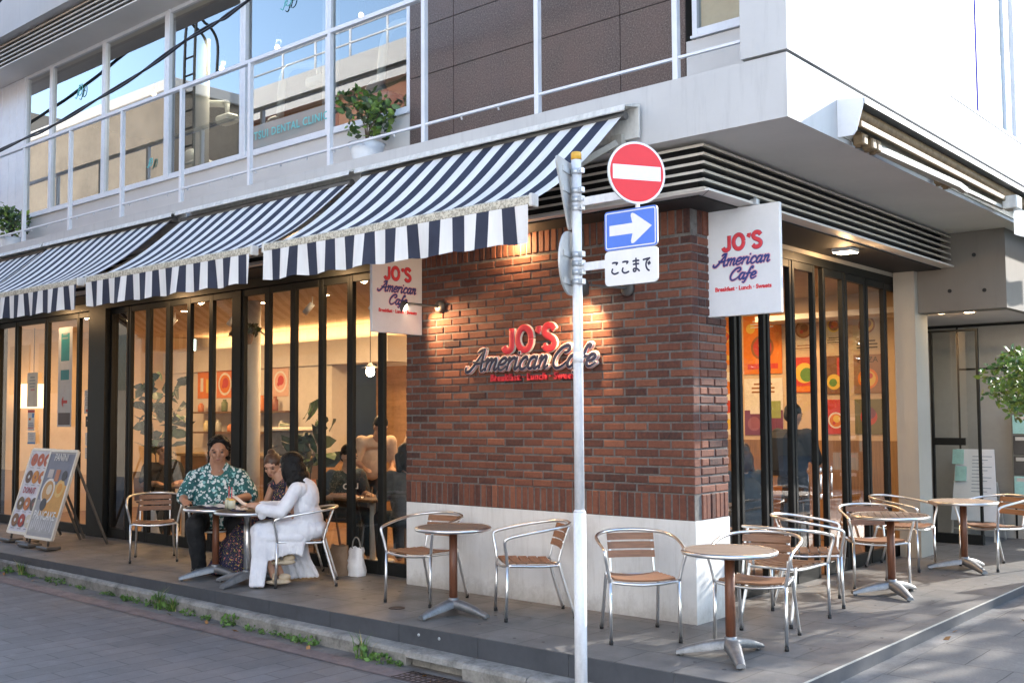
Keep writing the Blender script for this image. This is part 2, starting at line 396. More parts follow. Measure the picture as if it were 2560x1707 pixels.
BL_ = {'J': (.7, [[(-.02, .2), (.06, .06), (.22, .02), (.4, .1), (.44, .3), (.44, .95)]]),
 'O': (1.1, [[(.42+.36*math.cos(a), .48+.46*math.sin(a)) for a in [2*math.pi*i/14 for i in range(15)]]]),
 "'": (.3, [[(.08, .96), (.08, .84), (.0, .7)]]),
 'S': (.75, [[(.6, .78), (.46, .94), (.2, .94), (.07, .76), (.18, .58), (.46, .44), (.6, .26), (.48, .06), (.2, .02), (.03, .18)]])}
def block_word(word, cx, base, width, frame, layers, parent, name='lettering'):
    x = 0; st = []
    for ch in word:
        adv, ss = BL_[ch]
        for q in ss: st.append([(x+a, b) for a, b in (spline(q, 4) if ch != 'J' or True else q)])
        x += adv
    w = x-.12; k = width/w; o, ux, uy, nn = [Vector(a) for a in frame]; x0 = cx-width/2
    for (m, wd, z, th) in layers:
        mb = MB()
        for q in st:
            t = MB(); P = [(x0+px*k, base+py*k, 0) for px, py in q]; t.tube(P, wd, 10, flat=(0, 0, 1)); mb.smooth = True
            mb.add([o+ux*p[0]+uy*p[1]+nn*(z+max(-1, min(1, p[2]/wd))*th) for p in t.v], t.f)
        mb.build(name, m, parent)
def script_strokes(word, shear=.32):
    x = 0; out = []
    for ch in word:
        adv, st = GL[ch]
        for s in st: out.append([(x+px+shear*py, py) for px, py in spline(s, 5)])
        x += adv
    return out, x+shear*.5
def script_word(word, cx, base, width, frame, layers, parent, name='script_lettering', ys=.78):
    """brush lettering: rounded strokes, one mesh per coloured layer; frame = (origin, ux, uy, n)"""
    st, w = script_strokes(word); k = width/w; o, ux, uy, nn = [Vector(a) for a in frame]
    x0 = cx-width/2
    for (m, wd, z, th) in layers:
        mb = MB()
        for s in st:
            t = MB(); P = [(x0+px*k, base+py*k*ys, 0) for px, py in s]; n = len(P)
            rr = [wd*(.72+.38*abs(math.sin(math.pi*i/max(1, n-1)*.9+.4))) for i in range(n)]
            t.tube(P, rr, 8, flat=(0,0,1))
            for e, q in ((P[0], rr[0]), (P[-1], rr[-1])): t.ell(e, (q, q, q), 8, 6)
            mb.smooth = True
            mb.add([o+ux*p[0]+uy*p[1]+nn*(z+max(-1, min(1, p[2]/wd))*th) for p in t.v], t.f)
        mb.build(name, m, parent)

# ================================================================== GROUND
def kt(x): return -.14-.0101*(max(-14, min(2, x))+2.3)        # kerb top falls gently along the street
XS = [-150, -14, 2, 150]
def sheet(name, m, ys, dz, xs=XS, kind=True):
    mb = MB(); rows = []
    for y in ys: rows.append([(x, y, kt(x)+dz) for x in xs])
    mb.ngrid(rows); o = mb.build(name, m); o['kind'] = 'structure'; return o
g = MB(); g.ngrid([[(x, y, kt(x)-.14) for x in (-400, -14, 2, 400)] for y in (-400, 400)]); struct('ground', g, 'asphalt')
sheet('road', 'road_paver', (-60, -1.86), -.116)
sheet('road_marking', 'red_band', (-1.86, -1.68), -.112)
sheet('gutter', 'gutter', (-1.68, -1.38), -.118)
def kerb():
    mb = MB(); x = -16.0; prof = [(-1.56, -.16), (-1.575, -.03), (-1.562, -.008), (-1.54, 0), (-1.392, .003)]
    while x < 6:
        x2 = x+.6
        if not (-1.35 < x+.3 < -.75): P = prof
        else: P = [(-1.49, -.16), (-1.49, -.05), (-1.575, -.045), (-1.56, -.008), (-1.54, 0), (-1.392, .003)]    # drain mouth under the kerb
        dy = rnd(-.004, .004)
        tp = min(.16, .0225*max(0, -1-x)); P = [(y+tp*min(1, (-1.392-y)/.14), z) for y, z in P]
        rows = [[(xx, y+dy, kt(xx)+z) for y, z in P] for xx in (x+.004, x2-.004)]
        n = len(P); o = len(mb.v); mb.v += rows[0]+rows[1]
        for i in range(n-1): mb.f.append([o+i, o+i+1, o+n+i+1, o+n+i]); mb.mi.append(0); mb.sm.append(False); mb.tn.append(.5)
        for b in (0, n): mb.f.append([o+b+i for i in range(n)]); mb.mi.append(0); mb.sm.append(False); mb.tn.append(.5)
        x = x2
    struct('kerb', mb, 'kerb')
kerb()
t = MB(); t.box(-16, -1.388, -.5, 1.388, 9, -.001); t.cur = 1
x = -16.0
while x < 1.3:
    t.box(x+.0015, -1.394, -.3, min(x+.83, 1.385)-.0015, -1.3885, -.004); x += .833
t.cur = 2
t.box(1.3875, -1.36, -.011, 1.395, 9, -.0015); t.cur = 1; t.box(1.3875, -1.36, -.3, 1.393, 9, -.0115)
ter = struct('terrace_floor', t, ['terrace_tile', 'face_tile', 'nosing'])
fp = MB(); fp.ngrid([[(x, y, z) for x in (1.52, 9.0)] for y, z in ((-1.9, -.125), (-.6, -.1), (4, -.075), (60, -.075))]); struct('footpath', fp, 'sidewalk_tile')
fe = MB(); fe.ngrid([[(x, y, z) for x in (1.39, 1.52)] for y, z in ((-1.9, -.124), (-.6, -.099), (4, -.074), (60, -.074))]); struct('footpath_edge', fe, 'gutter')

mk = MB(); q_ = random.Random(31)
for i in range(70):
    x, y = (q_.uniform(-9, 1.3), q_.uniform(-1.3, .1)) if i < 45 else (q_.uniform(-.1, 1.3), q_.uniform(0, 5)); r_ = q_.uniform(.008, .022)
    mk.prism([(r_*q_.uniform(.7, 1.2)*math.cos(a*.785), r_*q_.uniform(.7, 1.2)*math.sin(a*.785)) for a in range(8)], (x, y, -.0008), (1, 0, 0), (0, 1, 0), .001)
mat('gum', (.09, .085, .08), .8); o = mk.build('terrace_spots', 'gum'); o['kind'] = 'stuff'; tag(o, 'dark trodden spots scattered over the terrace tiles', 'spots')
# ================================================================== CAFE BUILDING
BLD = thing('cafe_building', 'white two storey corner building with a red brick corner and striped awnings over the cafe', 'building', (-6, 3, 0))
def P(name, mb, m, parent=BLD, **k): return mb.build(name, m, parent, **k)
def boxes(name, m, *bs, parent=BLD):
    mb = MB()
    for b in bs: mb.box(*b)
    return P(name, mb, m, parent)

# balcony slab with its painted edge and grey underside
mb = MB()
mb.box(-16, -.56, 3.625, 1.1, 8, 4.072); sl = P('balcony_slab', mb, ['fascia_paint', 'soffit_paint'])
for p in sl.data.polygons:
    if p.normal.z < -.9: p.material_index = 1
# louvre bands
def louvre(name, z0, n, pitch, xr, yl, y_end, xl=-16):
    mb = MB()
    mb.cur = 1
    mb.box(xl, yl+.11, z0-n*pitch+.02, xr-.11, .2, z0+.035)
    if y_end: mb.box(-.5, .2, z0-n*pitch+.02, xr-.112, y_end, z0+.035)
    mb.cur = 0
    for i in range(n):
        z = z0-i*pitch
        for (a, b) in ((.0, .025),):
            mb.add([(xl, yl, z-.02), (xr, yl, z-.02), (xr, yl, z), (xl, yl, z), (xl, yl+.06, z-.004), (xr-.06, yl+.06, z-.004), (xr-.06, yl+.06, z+.012), (xl, yl+.06, z+.012)],
                   [(0, 1, 2, 3), (3, 2, 6, 7), (0, 4, 5, 1), (4, 7, 6, 5)])
            if y_end:
                mb.add([(xr, yl, z-.02), (xr, y_end, z-.02), (xr, y_end, z), (xr, yl, z), (xr-.06, yl+.06, z-.004), (xr-.06, y_end, z-.004), (xr-.06, y_end, z+.012), (xr-.06, yl+.06, z+.012)],
                       [(0, 1, 2, 3), (3, 2, 6, 7), (0, 4, 5, 1), (4, 7, 6, 5)])
    return P(name, mb, ['louvre', 'black'])
louvre('louvre', 3.592, 6, .0637, .378, -.44, 4.96)
mb = MB()
mb.prism([(-16, -.424), (.407, -.424), (.407, 4.96), (-.5, 4.96), (-.5, .3), (-16, .3)], (0, 0, 3.243), (1, 0, 0), (0, 1, 0), .018)
mb.cur = 1; mb.beam((.404, -.421, 3.242), (0.01, -.01, 3.242), .004, .001)
P('soffit_panel', mb, ['panel_metal', 'black'])

# brick corner: every brick a chamfered block
def brick(mb, o, u, n, w, h, c=.006, d=.09, jit=.0045):
    o, u, n = Vector(o), Vector(u), Vector(n); z = Vector((0, 0, 1)); pr = rnd(-jit, jit)
    def q(a, b, k): return o+u*a+z*b+n*(k+pr)
    c1 = c*rnd(.7, 1.5); a0, a1, b0, b1 = rnd(0, .003), w-rnd(0, .003), rnd(0, .002), h-rnd(0, .002)
    vs = [q(a0, b0, -d), q(a1, b0, -d), q(a1, b1, -d), q(a0, b1, -d), q(a0, b0, -c1), q(a1, b0, -c1), q(a1, b1, -c1), q(a0, b1, -c1),
          q(a0+c, b0+c, 0), q(a1-c, b0+c, 0), q(a1-c, b1-c, 0), q(a0+c, b1-c, 0)]
    mb.tone = min(1, max(0, random.gauss(.48, .27)))
    mb.add(vs, [(8, 9, 10, 11), (4, 5, 9, 8), (5, 6, 10, 9), (6, 7, 11, 10), (7, 4, 8, 11), (0, 1, 5, 4), (1, 2, 6, 5), (2, 3, 7, 6), (3, 0, 4, 7)])
mb = MB(); X0, Y1 = -3.222, .535; zs, zt = .792, 3.243; J = .0115
pitch = (3.03-.998)/29
for row in range(29):
    z = .998+row*pitch; h = pitch-J
    first = .21 if row % 2 else .105
    x = 0.0; w = first
    while x > X0+.02:
        w = min(w, x-X0); brick(mb, (x-w+ (0 if x == 0 else 0), -.002, z), (1, 0, 0), (0, -1, 0), w, h); x -= w+J; w = .205
    y = .095+J if row % 2 else .205+J
    if row % 2 == 0: pass
    y = (.095 if row % 2 else .095)+J; w = .105 if row % 2 else .205
    while y < Y1-.02:
        w = min(w, Y1-y); brick(mb, (.002, y, z), (0, 1, 0), (1, 0, 0), w, h); y += w+J; w = .205
for z, h in ((zs, .197), (3.04, .2)):
    n = 46; wd = (0-X0)/n
    for i in range(n): brick(mb, (X0+i*wd, -.003, z), (1, 0, 0), (0, -1, 0), wd-J, h)
    y = .095+J
    while y < Y1-.02: brick(mb, (.003, y, z), (0, 1, 0), (1, 0, 0), min(.0616, Y1-y), h); y += .07
bw = P('brick_wall', mb, 'brick', tone=True)
mat('mortar', (.15, .14, .13), .9, var=.3, scale=20, bump=.6, bscale=150)
mc = MB(); mc.box(X0+.004, .007, .789, -.009, .3, 3.241); mc.box(-.3, .3005, .789, -.009, Y1-.004, 3.241); adopt(mc.build('mortar', 'mortar'), bw)
mb = MB(); mb.box(-3.216, .0, -.002, 0, .3, .789); mb.box(-.3, .3005, -.002, 0, .53, .789); P('concrete_base', mb, 'base_concrete')

# folding doors, left front: each leaf its own part, its glass a sub-part
def leaf(axis, pl, a, b, z0=.0, z1=3.13, st=.045, top=.075, bot=.13, dep=.055, handle=None, name='door_leaf', frame='frame_black', gl='door_glass'):
    mb = MB()
    def bx(a0, a1, d0, d1, zz0, zz1):
        if axis == 'x': mb.bevbox(a0, pl+d0, zz0, a1, pl+d1, zz1, .003)
        else: mb.bevbox(pl-d1, a0, zz0, pl-d0, a1, zz1, .003)
    bx(a, a+st, 0, dep, z0, z1); bx(b-st, b, 0, dep, z0, z1)
    bx(a+st+.0005, b-st-.0005, .002, dep-.002, z1-top, z1); bx(a+st+.0005, b-st-.0005, .002, dep-.002, z0, z0+bot)
    o = P(name, mb, frame)
    gm = MB(); k = dep*.55
    if axis == 'x': gm.add([(a+st, pl+k, z0+bot), (b-st, pl+k, z0+bot), (b-st, pl+k, z1-top), (a+st, pl+k, z1-top)], [(0, 1, 2, 3)])
    else: gm.add([(pl-k, a+st, z0+bot), (pl-k, b-st, z0+bot), (pl-k, b-st, z1-top), (pl-k, a+st, z1-top)], [(0, 1, 2, 3)])
    adopt(gm.build('glass_pane', gl), o)
    if handle is not None:
        h = MB(); hz = 1.0
        if axis == 'x': h.tube([(handle, pl-.03, hz-.12), (handle, pl-.03, hz+.12)], .008, 8)
        else: h.tube([(pl+.03, handle, hz-.16), (pl+.03, handle, hz+.02)], .012, 8); h.ell((pl+.03, handle, hz+.06), (.014, .014, .03), 8, 6); h.ell((pl+.03, handle, hz-.2), (.014, .014, .03), 8, 6)
        adopt(h.build('handle', 'alu'), o)
    return o
LP = [(-9.25, -8.94), (-8.75, -8.46), (-8.28, -7.97), (-7.8, -7.48), (-7.32, -6.99), (-6.83, -6.51), (-6.18, -5.86), (-5.69, -5.38), (-5.21, -4.88), (-4.72, -4.4), (-4.23, -3.91), (-3.75, -3.27)]
for p, q in LP: leaf('x', .25, p-.125, min(q+.045, -3.224))
for p, q in ((-10.17, -9.9), (-11.12, -10.32), (-12.1, -11.31), (-12.75, -12.3)): leaf('x', .25, p-.125, q+.045)
boxes('door_frame', 'frame_black', (-13.5, .19, 3.131, -3.2225, .33, 3.2425), (-9.84, .18, 0, -9.386, .5, 3.13), (-6.452, .24, 0, -6.318, .315, 3.13), (-13.5, .22, 0, -12.885, .4, 3.13))
# right front
RP = [(.62, 1.1), (1.29, 1.65), (1.83, 2.2), (2.36, 2.73), (3.06, 3.44), (3.61, 4.0), (4.17, 4.58), (4.71, 5.15)]
for i, (p, q) in enumerate(RP):
    leaf('y', -.27, p-.04, q+.1, z1=3.1, handle={3: q+.06, 4: p-.02}.get(i))
boxes('side_door_frame', 'frame_black', (-.34, .531, 3.101, -.262, 5.5, 3.185), (-.34, 5.27, 0, -.25, 5.5, 3.1))
boxes('lintel', 'pier_plaster', (-.45, .536, 3.186, -.255, 5.5, 3.2425))
# pier, concrete block over the entrance, entrance recess
mb = MB(); mb.box(-.249, 4.87, -.002, -.01, 5.27, 3.2425); P('pier', mb, 'pier_plaster')
mb = MB(); mb.box(-.005, 4.965, 2.755, .945, 5.25, 3.6235); mb.box(.86, 5.2505, 2.756, .944, 9.5, 3.6235); mb.box(-.3, 5.2505, 2.9, .8595, 9.5, 3.6235)
mb.cur = 1
for x, z in ((.35, 2.98), (.62, 3.36), (.72, 2.96)): mb.lathe([(.022, 0), (.022, .006)], (0, 0, 0), 12); n = 12*2; mb.v[-n:] = [(x+a, 4.9645-c, z+b) for a, b, c in mb.v[-n:]]
P('concrete_block', mb, ['raw_concrete', 'black'])
mat('entry_wall', (.36, .345, .315), .4, var=.06, scale=2); mat('entry_dark', (.2, .19, .165), .4, var=.1, scale=2)
mb = MB(); mb.box(-2, 7.5, 0, .94, 7.7, 2.95); mb.box(-2.2, 5.9, 0, -2, 7.5, 2.95); mb.cur = 1
for b in ((-.40, 7.494, 0, -.375, 7.4995, 2.77), (-2, 7.494, 2.765, .94, 7.4995, 2.8), (-.40, 7.493, 2.19, .94, 7.499, 2.215), (.275, 7.4935, 0, .3, 7.4995, 1.62), (-.3, 7.4935, .52, .94, 7.4985, .54)): mb.box(*b)
P('entrance_wall', mb, ['entry_wall', 'frame_black'])
boxes('entrance_ceiling', 'soffit_paint', (-2.2, 5.2515, 2.81, .858, 7.49, 2.88))
mb = MB(); mb.box(-.5, 6.48, 0, .17, 6.56, .12); mb.box(-.5, 6.5, 2.64, .17, 6.54, 2.665); mb.box(.14, 6.5, .12, .17, 6.54, 2.64); mb.box(-.42, 6.5, .12, -.39, 6.54, 2.64); mb.box(-.4, 6.46, 1.22, .0, 6.49, 1.31)
gd = P('entrance_door', mb, 'frame_black'); gm = MB(); gm.add([(-.39, 6.52, .12), (.14, 6.52, .12), (.14, 6.52, 2.64), (-.39, 6.52, 2.64)], [(0, 1, 2, 3)]); adopt(gm.build('glass_pane', 'door_glass'), gd)
dl = MB()
for x, y in ((-.02, 5.75), (.28, 5.85)): dl.lathe([(.055, -.004), (.055, 0)], (x, y, 2.809), 16)
P('downlight', dl, emit('lamp_warm_soft', (1, .72, .42), 5))
lamp('entrance_light', 'AREA', (.1, 5.8, 2.79), 4, size=.3)

# ------------------------------------------------------------------ upper storey
boxes('sill_wall', 'sill_paint', (-11.6, .0, 4.073, -3.172, .16, 4.6), (-.02, .005, 4.073, 1.0, .16, 4.56))
mb = MB(); mb.cur = 1; mb.box(-3.17, .012, 4.073, -.022, .16, 7.4); mb.cur = 0
zs_ = [4.075, 4.45, 4.94, 5.43, 5.92, 6.41, 6.9, 7.4]; xs_ = [-3.17, -2.57, -.65, -.022]
for i in range(3):
    for j in range(7): mb.box(xs_[i]+.004, 0, zs_[j]+.004, xs_[i+1]-.004, .0115, zs_[j+1]-.004)
P('granite_cladding', mb, ['granite', 'black'])
MX = [-11.55, -10.73, -9.2, -7.62, -5.99, -4.43, -3.172]
def window(name, x0, x1, z0, z1, gl, y=.0, frame='frame_white', dbl=False, fr=.045):
    mb = MB()
    for b in ((x0, y, z0, x0+fr, y+.07, z1), (x1-fr, y, z0, x1, y+.07, z1), (x0+fr, y+.003, z0, x1-fr, y+.066, z0+.06), (x0+fr, y+.003, z1-.05, x1-fr, y+.066, z1)): mb.bevbox(*b, .003)
    if dbl: mb.bevbox(x0+fr, y-.012, z0+.001, x0+fr+.035, y+.05, z1-.001, .003)
    mb.box(x0, y-.03, z0-.022, x1, y+.0, z0-.002)
    o = P(name, mb, frame); gm = MB(); gm.add([(x0+fr, y+.035, z0+.06), (x1-fr, y+.035, z0+.06), (x1-fr, y+.035, z1-.05), (x0+fr, y+.035, z1-.05)], [(0, 1, 2, 3)]); adopt(gm.build('glass_pane', gl), o); return o
WIN = []
for i in range(6): WIN.append(window('window', MX[i]+.002, MX[i+1]-.002, 4.625, 6.8, 'upper_glass', dbl=i in (3, 4)))
ff = MB(); ff.add([(-5.9, .02, 4.69), (-4.5, .02, 4.69), (-4.5, .02, 4.96), (-5.9, .02, 4.96)], [(0, 1, 2, 3)]); adopt(ff.build('frosted_film', 'frost_glass'), WIN[4])
mat('teal_print', (.12, .5, .52), .5, var=.03)
text('HITSUI DENTAL CLINIC', .125, (-5.15, -.0005, 4.79), (R(90), 0, 0), 'teal_print', WIN[4], .0004, .002, spacing=1.12)
for wx, wz, wi in ((-5.18, 6.2, 4), (-9.92, 6.16, 1), (-8.0, 4.85, 2)):
    st = MB()
    k = .16 if wz > 5 else .1
    for q in ([(-.5, 0), (-.2, -.1), (.1, .5), (.3, 1)], [(.1, .05), (.3, .5), (.55, 1)], [(.1, .55), (.3, .6), (.55, .5)], [(.3, .0), (.6, .1), (.8, .5), (.75, 1.0)]):
        st.tube([(wx+px*k, .0, wz+py*k) for px, py in spline(q, 5)], .006, 6)
    adopt(st.build('logo', 'teal_print'), WIN[wi])
mb = MB()
for i in range(9): mb.bevbox(-13.9+i*.26, .0, 4.073, -13.9+i*.26+.25, .1, 6.8, .006)
P('wall_panel', mb, 'frame_white')
w = window('small_window', .03, .99, 4.59, 6.8, 'upper_glass', y=.01)
mat('blind_pale', (.72, .8, .76), .7, var=.05)
bl = MB(); bl.box(.05, .09, 4.6, .98, .1, 6.8); adopt(bl.build('blind', 'blind_pale'), w)
boxes('corner_panel', 'fascia_paint', (.76, -.575, 4.088, 1.112, -.40, 9), (.9, -.4, 4.088, 1.112, 2.76, 9), (.9, 2.76, 4.088, 1.112, 9, 4.53), (.9, 5.9, 4.53, 1.112, 9, 9))
wm = MB()
wm.bevbox(1.06, 2.765, 4.535, 1.118, 5.9, 4.565, .003); wm.bevbox(1.07, 4.56, 4.565, 1.115, 4.72, 8.9, .004); wm.bevbox(1.07, 2.765, 4.565, 1.105, 2.78, 8.9, .003); wm.bevbox(1.07, 4.9, 4.565, 1.12, 4.96, 8.9, .004)
sw = P('side_window', wm, 'frame_white')
gm = MB(); gm.add([(1.09, 2.78, 4.565), (1.09, 3.66, 4.565), (1.09, 3.66, 8.9), (1.09, 2.78, 8.9)], [(0, 1, 2, 3)]); gm.add([(1.09, 3.675, 4.565), (1.09, 4.56, 4.565), (1.09, 4.56, 8.9), (1.09, 3.675, 8.9)], [(0, 1, 2, 3)]); gm.add([(1.09, 4.96, 4.565), (1.09, 5.9, 4.565), (1.09, 5.9, 8.9), (1.09, 4.96, 8.9)], [(0, 1, 2, 3)])
adopt(gm.build('glass_pane', 'door_glass'), sw)
gb = MB(); gb.box(1.08, 3.66, 4.565, 1.1, 3.675, 8.9); mat('seal_blue', (.08, .08, .5), .5); adopt(gb.build('gasket', 'seal_blue'), sw)
gb = MB(); gb.box(1.03, 2.78, 4.565, 1.04, 4.5, 8.9); mat('curtain_white', (.85, .85, .85), .8, var=.04); adopt(gb.build('curtain', 'curtain_white'), sw)
# soffit, louvres and slab of the storey above
boxes('upper_soffit', 'panel_metal', (-16, -.42, 6.801, .75, .2, 6.82))
louvre('upper_louvre', 7.12, 5, .064, .4, -.44, None)
boxes('upper_slab', 'fascia_paint', (-16, -.56, 7.16, .755, .3, 7.75))
boxes('upper_wall', 'fascia_paint', (-16, .3, 6.83, .88, 9, 9))
boxes('rear_wall', 'raw_concrete', (-16, 8.1, 0, -2.3, 8.3, 6.8))

# ================================================================== BALCONY RAILING
rl = thing('balcony_railing', 'white metal balcony railing with slim posts along the upper storey', 'railing', (-5, -.52, 4.07))
PX = [-11.68+1.321*i for i in range(10)]
for x in PX:
    p = MB(); p.box(x-.022, -.545, 4.0725, x+.022, -.5, 5.4); p.build('post', 'rail_white', rl)
for nm, z, r in (('top_rail', 5.42, .026), ('lower_rail', 4.24, .013)):
    p = MB(); p.beam((-16, -.52, z), (.22 if z > 5 else .758, -.52, z), r*2, r*1.5); 
    if z < 5:
        for i in range(30): p.tube([(-13.6+i*.43, -.51, 4.233), (-13.6+i*.43, -.5, 4.205)], .009, 6)
    p.build(nm, 'rail_white', rl)

# ================================================================== AWNINGS
def awning(xl, xr, label, drop=0):
    t = thing('awning', label, 'awning', (xl, -.6, 3.8), 0, 'striped awnings over the cafe front', local=True)
    W = xr-xl; N = 30; T = MB(); B = MB()
    y0, z0, y1, z1 = -.16, .015-drop, -1.215, -.775
    def sag(u, v): return -(.085+.012*math.sin(u*9+xl))*math.sin(math.pi*v**1.15)*(.8+.2*math.sin(math.pi*u))
    rows = []
    for j in range(13):
        v = j/12; rows.append([(W*i/N, y0+(y1-y0)*v, z0+(z1-z0)*v+sag(i/N, v)) for i in range(N+1)])
    T.ngrid(rows); cn = T.build('canopy', 'awning_cloth', t)
    # valance, hanging in soft folds
    V = MB(); rows = []; M = 130
    for j in range(8):
        v = j/7; rows.append([(W*i/M+.008*v*math.sin(i*.9), y1-.035+.02*v*math.sin(W*i/M*14.4+.8*math.sin(i*.05+xl))+.012*v*math.sin(W*i/M*6.1+xl), z1-.028-.24*v-.016*v*abs(math.sin(W*i/M*7.2))) for i in range(M+1)])
    V.ngrid(rows); V.build('valance', 'awning_cloth', t)
    b = MB(); b.bevbox(-.03, y1-.03, z1-.035, W+.03, y1+.035, z1+.038, .012); b.build('front_bar', 'awning_bar', t)
    for xx in (-.03, W+.005):
        e = MB(); e.bevbox(xx, y1-.036, z1-.042, xx+.028, y1+.04, z1+.045, .006); e.build('bar_end_cap', 'cassette', t)
    r = MB(); r.tube([(-.02, -.13, .03-drop), (W+.02, -.13, .03-drop)], .035, 12); r.build('roller', 'lamp_grey', t)
    h = MB(); h.prism([(-.002, -.12), (-.002, .14), (-.2, .09), (-.215, .045), (-.205, .04), (-.2, .075), (-.02, .11), (-.02, -.12)], (-.06, 0, 0), (0, 1, 0), (0, 0, 1), W+.12); h.build('cassette', 'cassette', t)
    for xx in (.12, W-.12):
        s = 1 if xx < W/2 else -1
        a = MB(); m = (xx+s*.62, -.62, -.63); e = (xx+s*.12, y1+.02, z1-.02)
        a.beam((xx, -.05, -.14), m, .05, .045); a.beam(m, e, .042, .04); a.lathe([(.035, -.03), (.035, .03)], m, 10); a.box(xx-.05, -.06, -.2, xx+.05, .0, -.08)
        a.build('arm', 'arm_beige', t)
    return t
aw = awning(-3.0, -.125, 'rightmost and nearest navy striped awning ending beside the road sign pole')
awning(-6.0, -3.2, 'navy striped awning over the seated people, second from the brick corner', .04)
awning(-9.12, -6.2, 'navy striped awning over the cafe entrance with the poster stands')
awning(-12.3, -9.28, 'leftmost striped awning cut by the left picture edge', .03)
mb = MB(); mb.prism([(-.561, 3.68), (-.561, 3.945), (-.765, 3.875), (-.765, 3.84), (-.67, 3.68)], (-.075, 0, 0), (0, 1, 0), (0, 0, 1), .014); adopt(mb.build('cassette_end', 'cassette'), aw)
for x in (-3.055, -6.065, -9.2):
    k = MB(); k.bevbox(x-.04, -.72, 3.72, x+.04, -.562, 3.92, .006); k.tube([(x, -.74, 3.7), (x+.02, -.76, 3.78)], .03, 8); adopt(k.build('bracket', 'arm_beige'), aw)
# folded awning on the sunny side
ra = thing('folded_awning', 'closed awning with folded beige arms under a white hood on the sunlit side', 'awning', (1.1, 2.3, 3.8))
mb = MB(); mb.prism([(1.102, 3.64), (1.22, 3.64), (1.245, 3.67), (1.3, 3.86), (1.3, 3.9), (1.102, 3.925)], (0, .262, 0), (1, 0, 0), (0, 0, 1), .012); mb.build('end_cap', 'sign_white', ra)
mb = MB(); mb.prism([(1.102, 3.915), (1.302, 3.895), (1.302, 3.86), (1.31, 3.86), (1.31, 3.905), (1.102, 3.93)], (0, 7.5, 0), (1, 0, 0), (0, 0, 1), 7.235); mb.build('hood', 'cassette', ra)
mb = MB(); mb.box(1.101, .27, 3.66, 1.115, 7.5, 3.9); mb.build('back_plate', 'arm_beige', ra)
mb = MB(); mb.tube([(1.19, .29, 3.82), (1.19, 7.5, 3.82)], .055, 12); mb.build('rolled_cloth', 'arm_rust', ra)
mb = MB(); mb.bevbox(1.225, .32, 3.71, 1.255, 4.0, 3.76, .006); mb.build('front_bar', 'arm_rust', ra)
mb = MB(); mb.beam((1.18, .78, 3.645), (1.29, 2.35, 3.6), .06, .05); mb.beam((1.29, 2.35, 3.6), (1.27, 2.6, 3.6), .05, .05); mb.beam((1.27, 2.6, 3.605), (1.2, 4.0, 3.66), .035, .03); mb.build('arm', 'arm_beige', ra)
mb = MB()
for y in (.45, .62, .72, 2.2, 2.38): mb = MB(); mb.bevbox(1.13, y, 3.61, 1.22, y+.08, 3.7, .012); mb.tube([(1.16, y+.04, 3.6), (1.16, y+.04, 3.72)], .025, 8); mb.build('arm_joint', 'arm_rust', ra)
mb = MB(); mb.bevbox(1.22, 3.9, 3.63, 1.36, 4.08, 3.76, .01); mb.build('bar_end_cap', 'cassette', ra)
mb = MB(); mb.ngrid([[(1.33+.02*math.sin(y*9), y, 3.65-.27*v) for y in [3.95+.1*i for i in range(30)]] for v in (0, .5, 1)]); mb.build('valance', 'sign_white', ra)

# ================================================================== HANGING SIGNS AND WALL LETTERS
def cafe_face(parent, frame, w, h):
    """red, navy and pink lettering of the hanging signs; frame = centre-top origin"""
    o, ux, uy, n = frame
    rot = Matrix((ux, uy, n)).transposed().to_euler()
    def at(x, y, z=.0): return o+ux*x+uy*y+n*z
    block_word("JO'S", 0, -.388*h, .33, frame, (('navy', .0192, .0006, .0012), ('letter_red', .0168, .0022, .0015)), parent)
    for word, cx, base, wd in (('American', .0, -.53*h, .49), ('Cafe', .0, -.668*h, .25)):
        script_word(word, cx, base, wd, frame, (('pink', .0135, .0006, .0012), ('navy', .0078, .0022, .0015)), parent)
    text('Breakfast \u00b7 Lunch \u00b7 Sweets', .045, at(0, -.765*h, .0015), rot, 'letter_red', parent, .0006, .0022, sx=1.02)
s1 = thing('hanging_sign', 'white hanging cafe sign under the louvres at the sunny right front', 'sign', (.3, .28, 3.2))
mb = MB(); mb.bevbox(-.025, .262, 2.385, .622, .298, 3.236, .004); mb.build('board', 'sign_white', s1)
cafe_face(s1, (Vector((.3, .2615, 3.236)), Vector((1, 0, 0)), Vector((0, 0, 1)), Vector((0, -1, 0))), .647, .851)
mb = MB(); mb.tube([(.41, .28, 3.3), (.41, .28, 3.22)], .012, 8); mb.bevbox(.375, .255, 3.235, .44, .3, 3.285, .006); mb.tube([(.36, .28, 3.262), (-.1, .28, 3.262)], .009, 8); mb.build('bracket', 'galv', s1)
s2 = thing('hanging_sign', 'white hanging cafe sign under the awning at the left end of the brick wall', 'sign', (-3, -.32, 3.1))
mb = MB(); mb.bevbox(-3.02, -.655, 2.392, -2.985, -.012, 3.22, .004); mb.build('board', 'sign_white', s2)
cafe_face(s2, (Vector((-2.9845, -.333, 3.22)), Vector((0, 1, 0)), Vector((0, 0, 1)), Vector((1, 0, 0))), .643, .83)
mb = MB(); mb.tube([(-3, -.333, 3.218), (-3, -.333, 3.245)], .012, 8); mb.build('bracket', 'galv', s2)

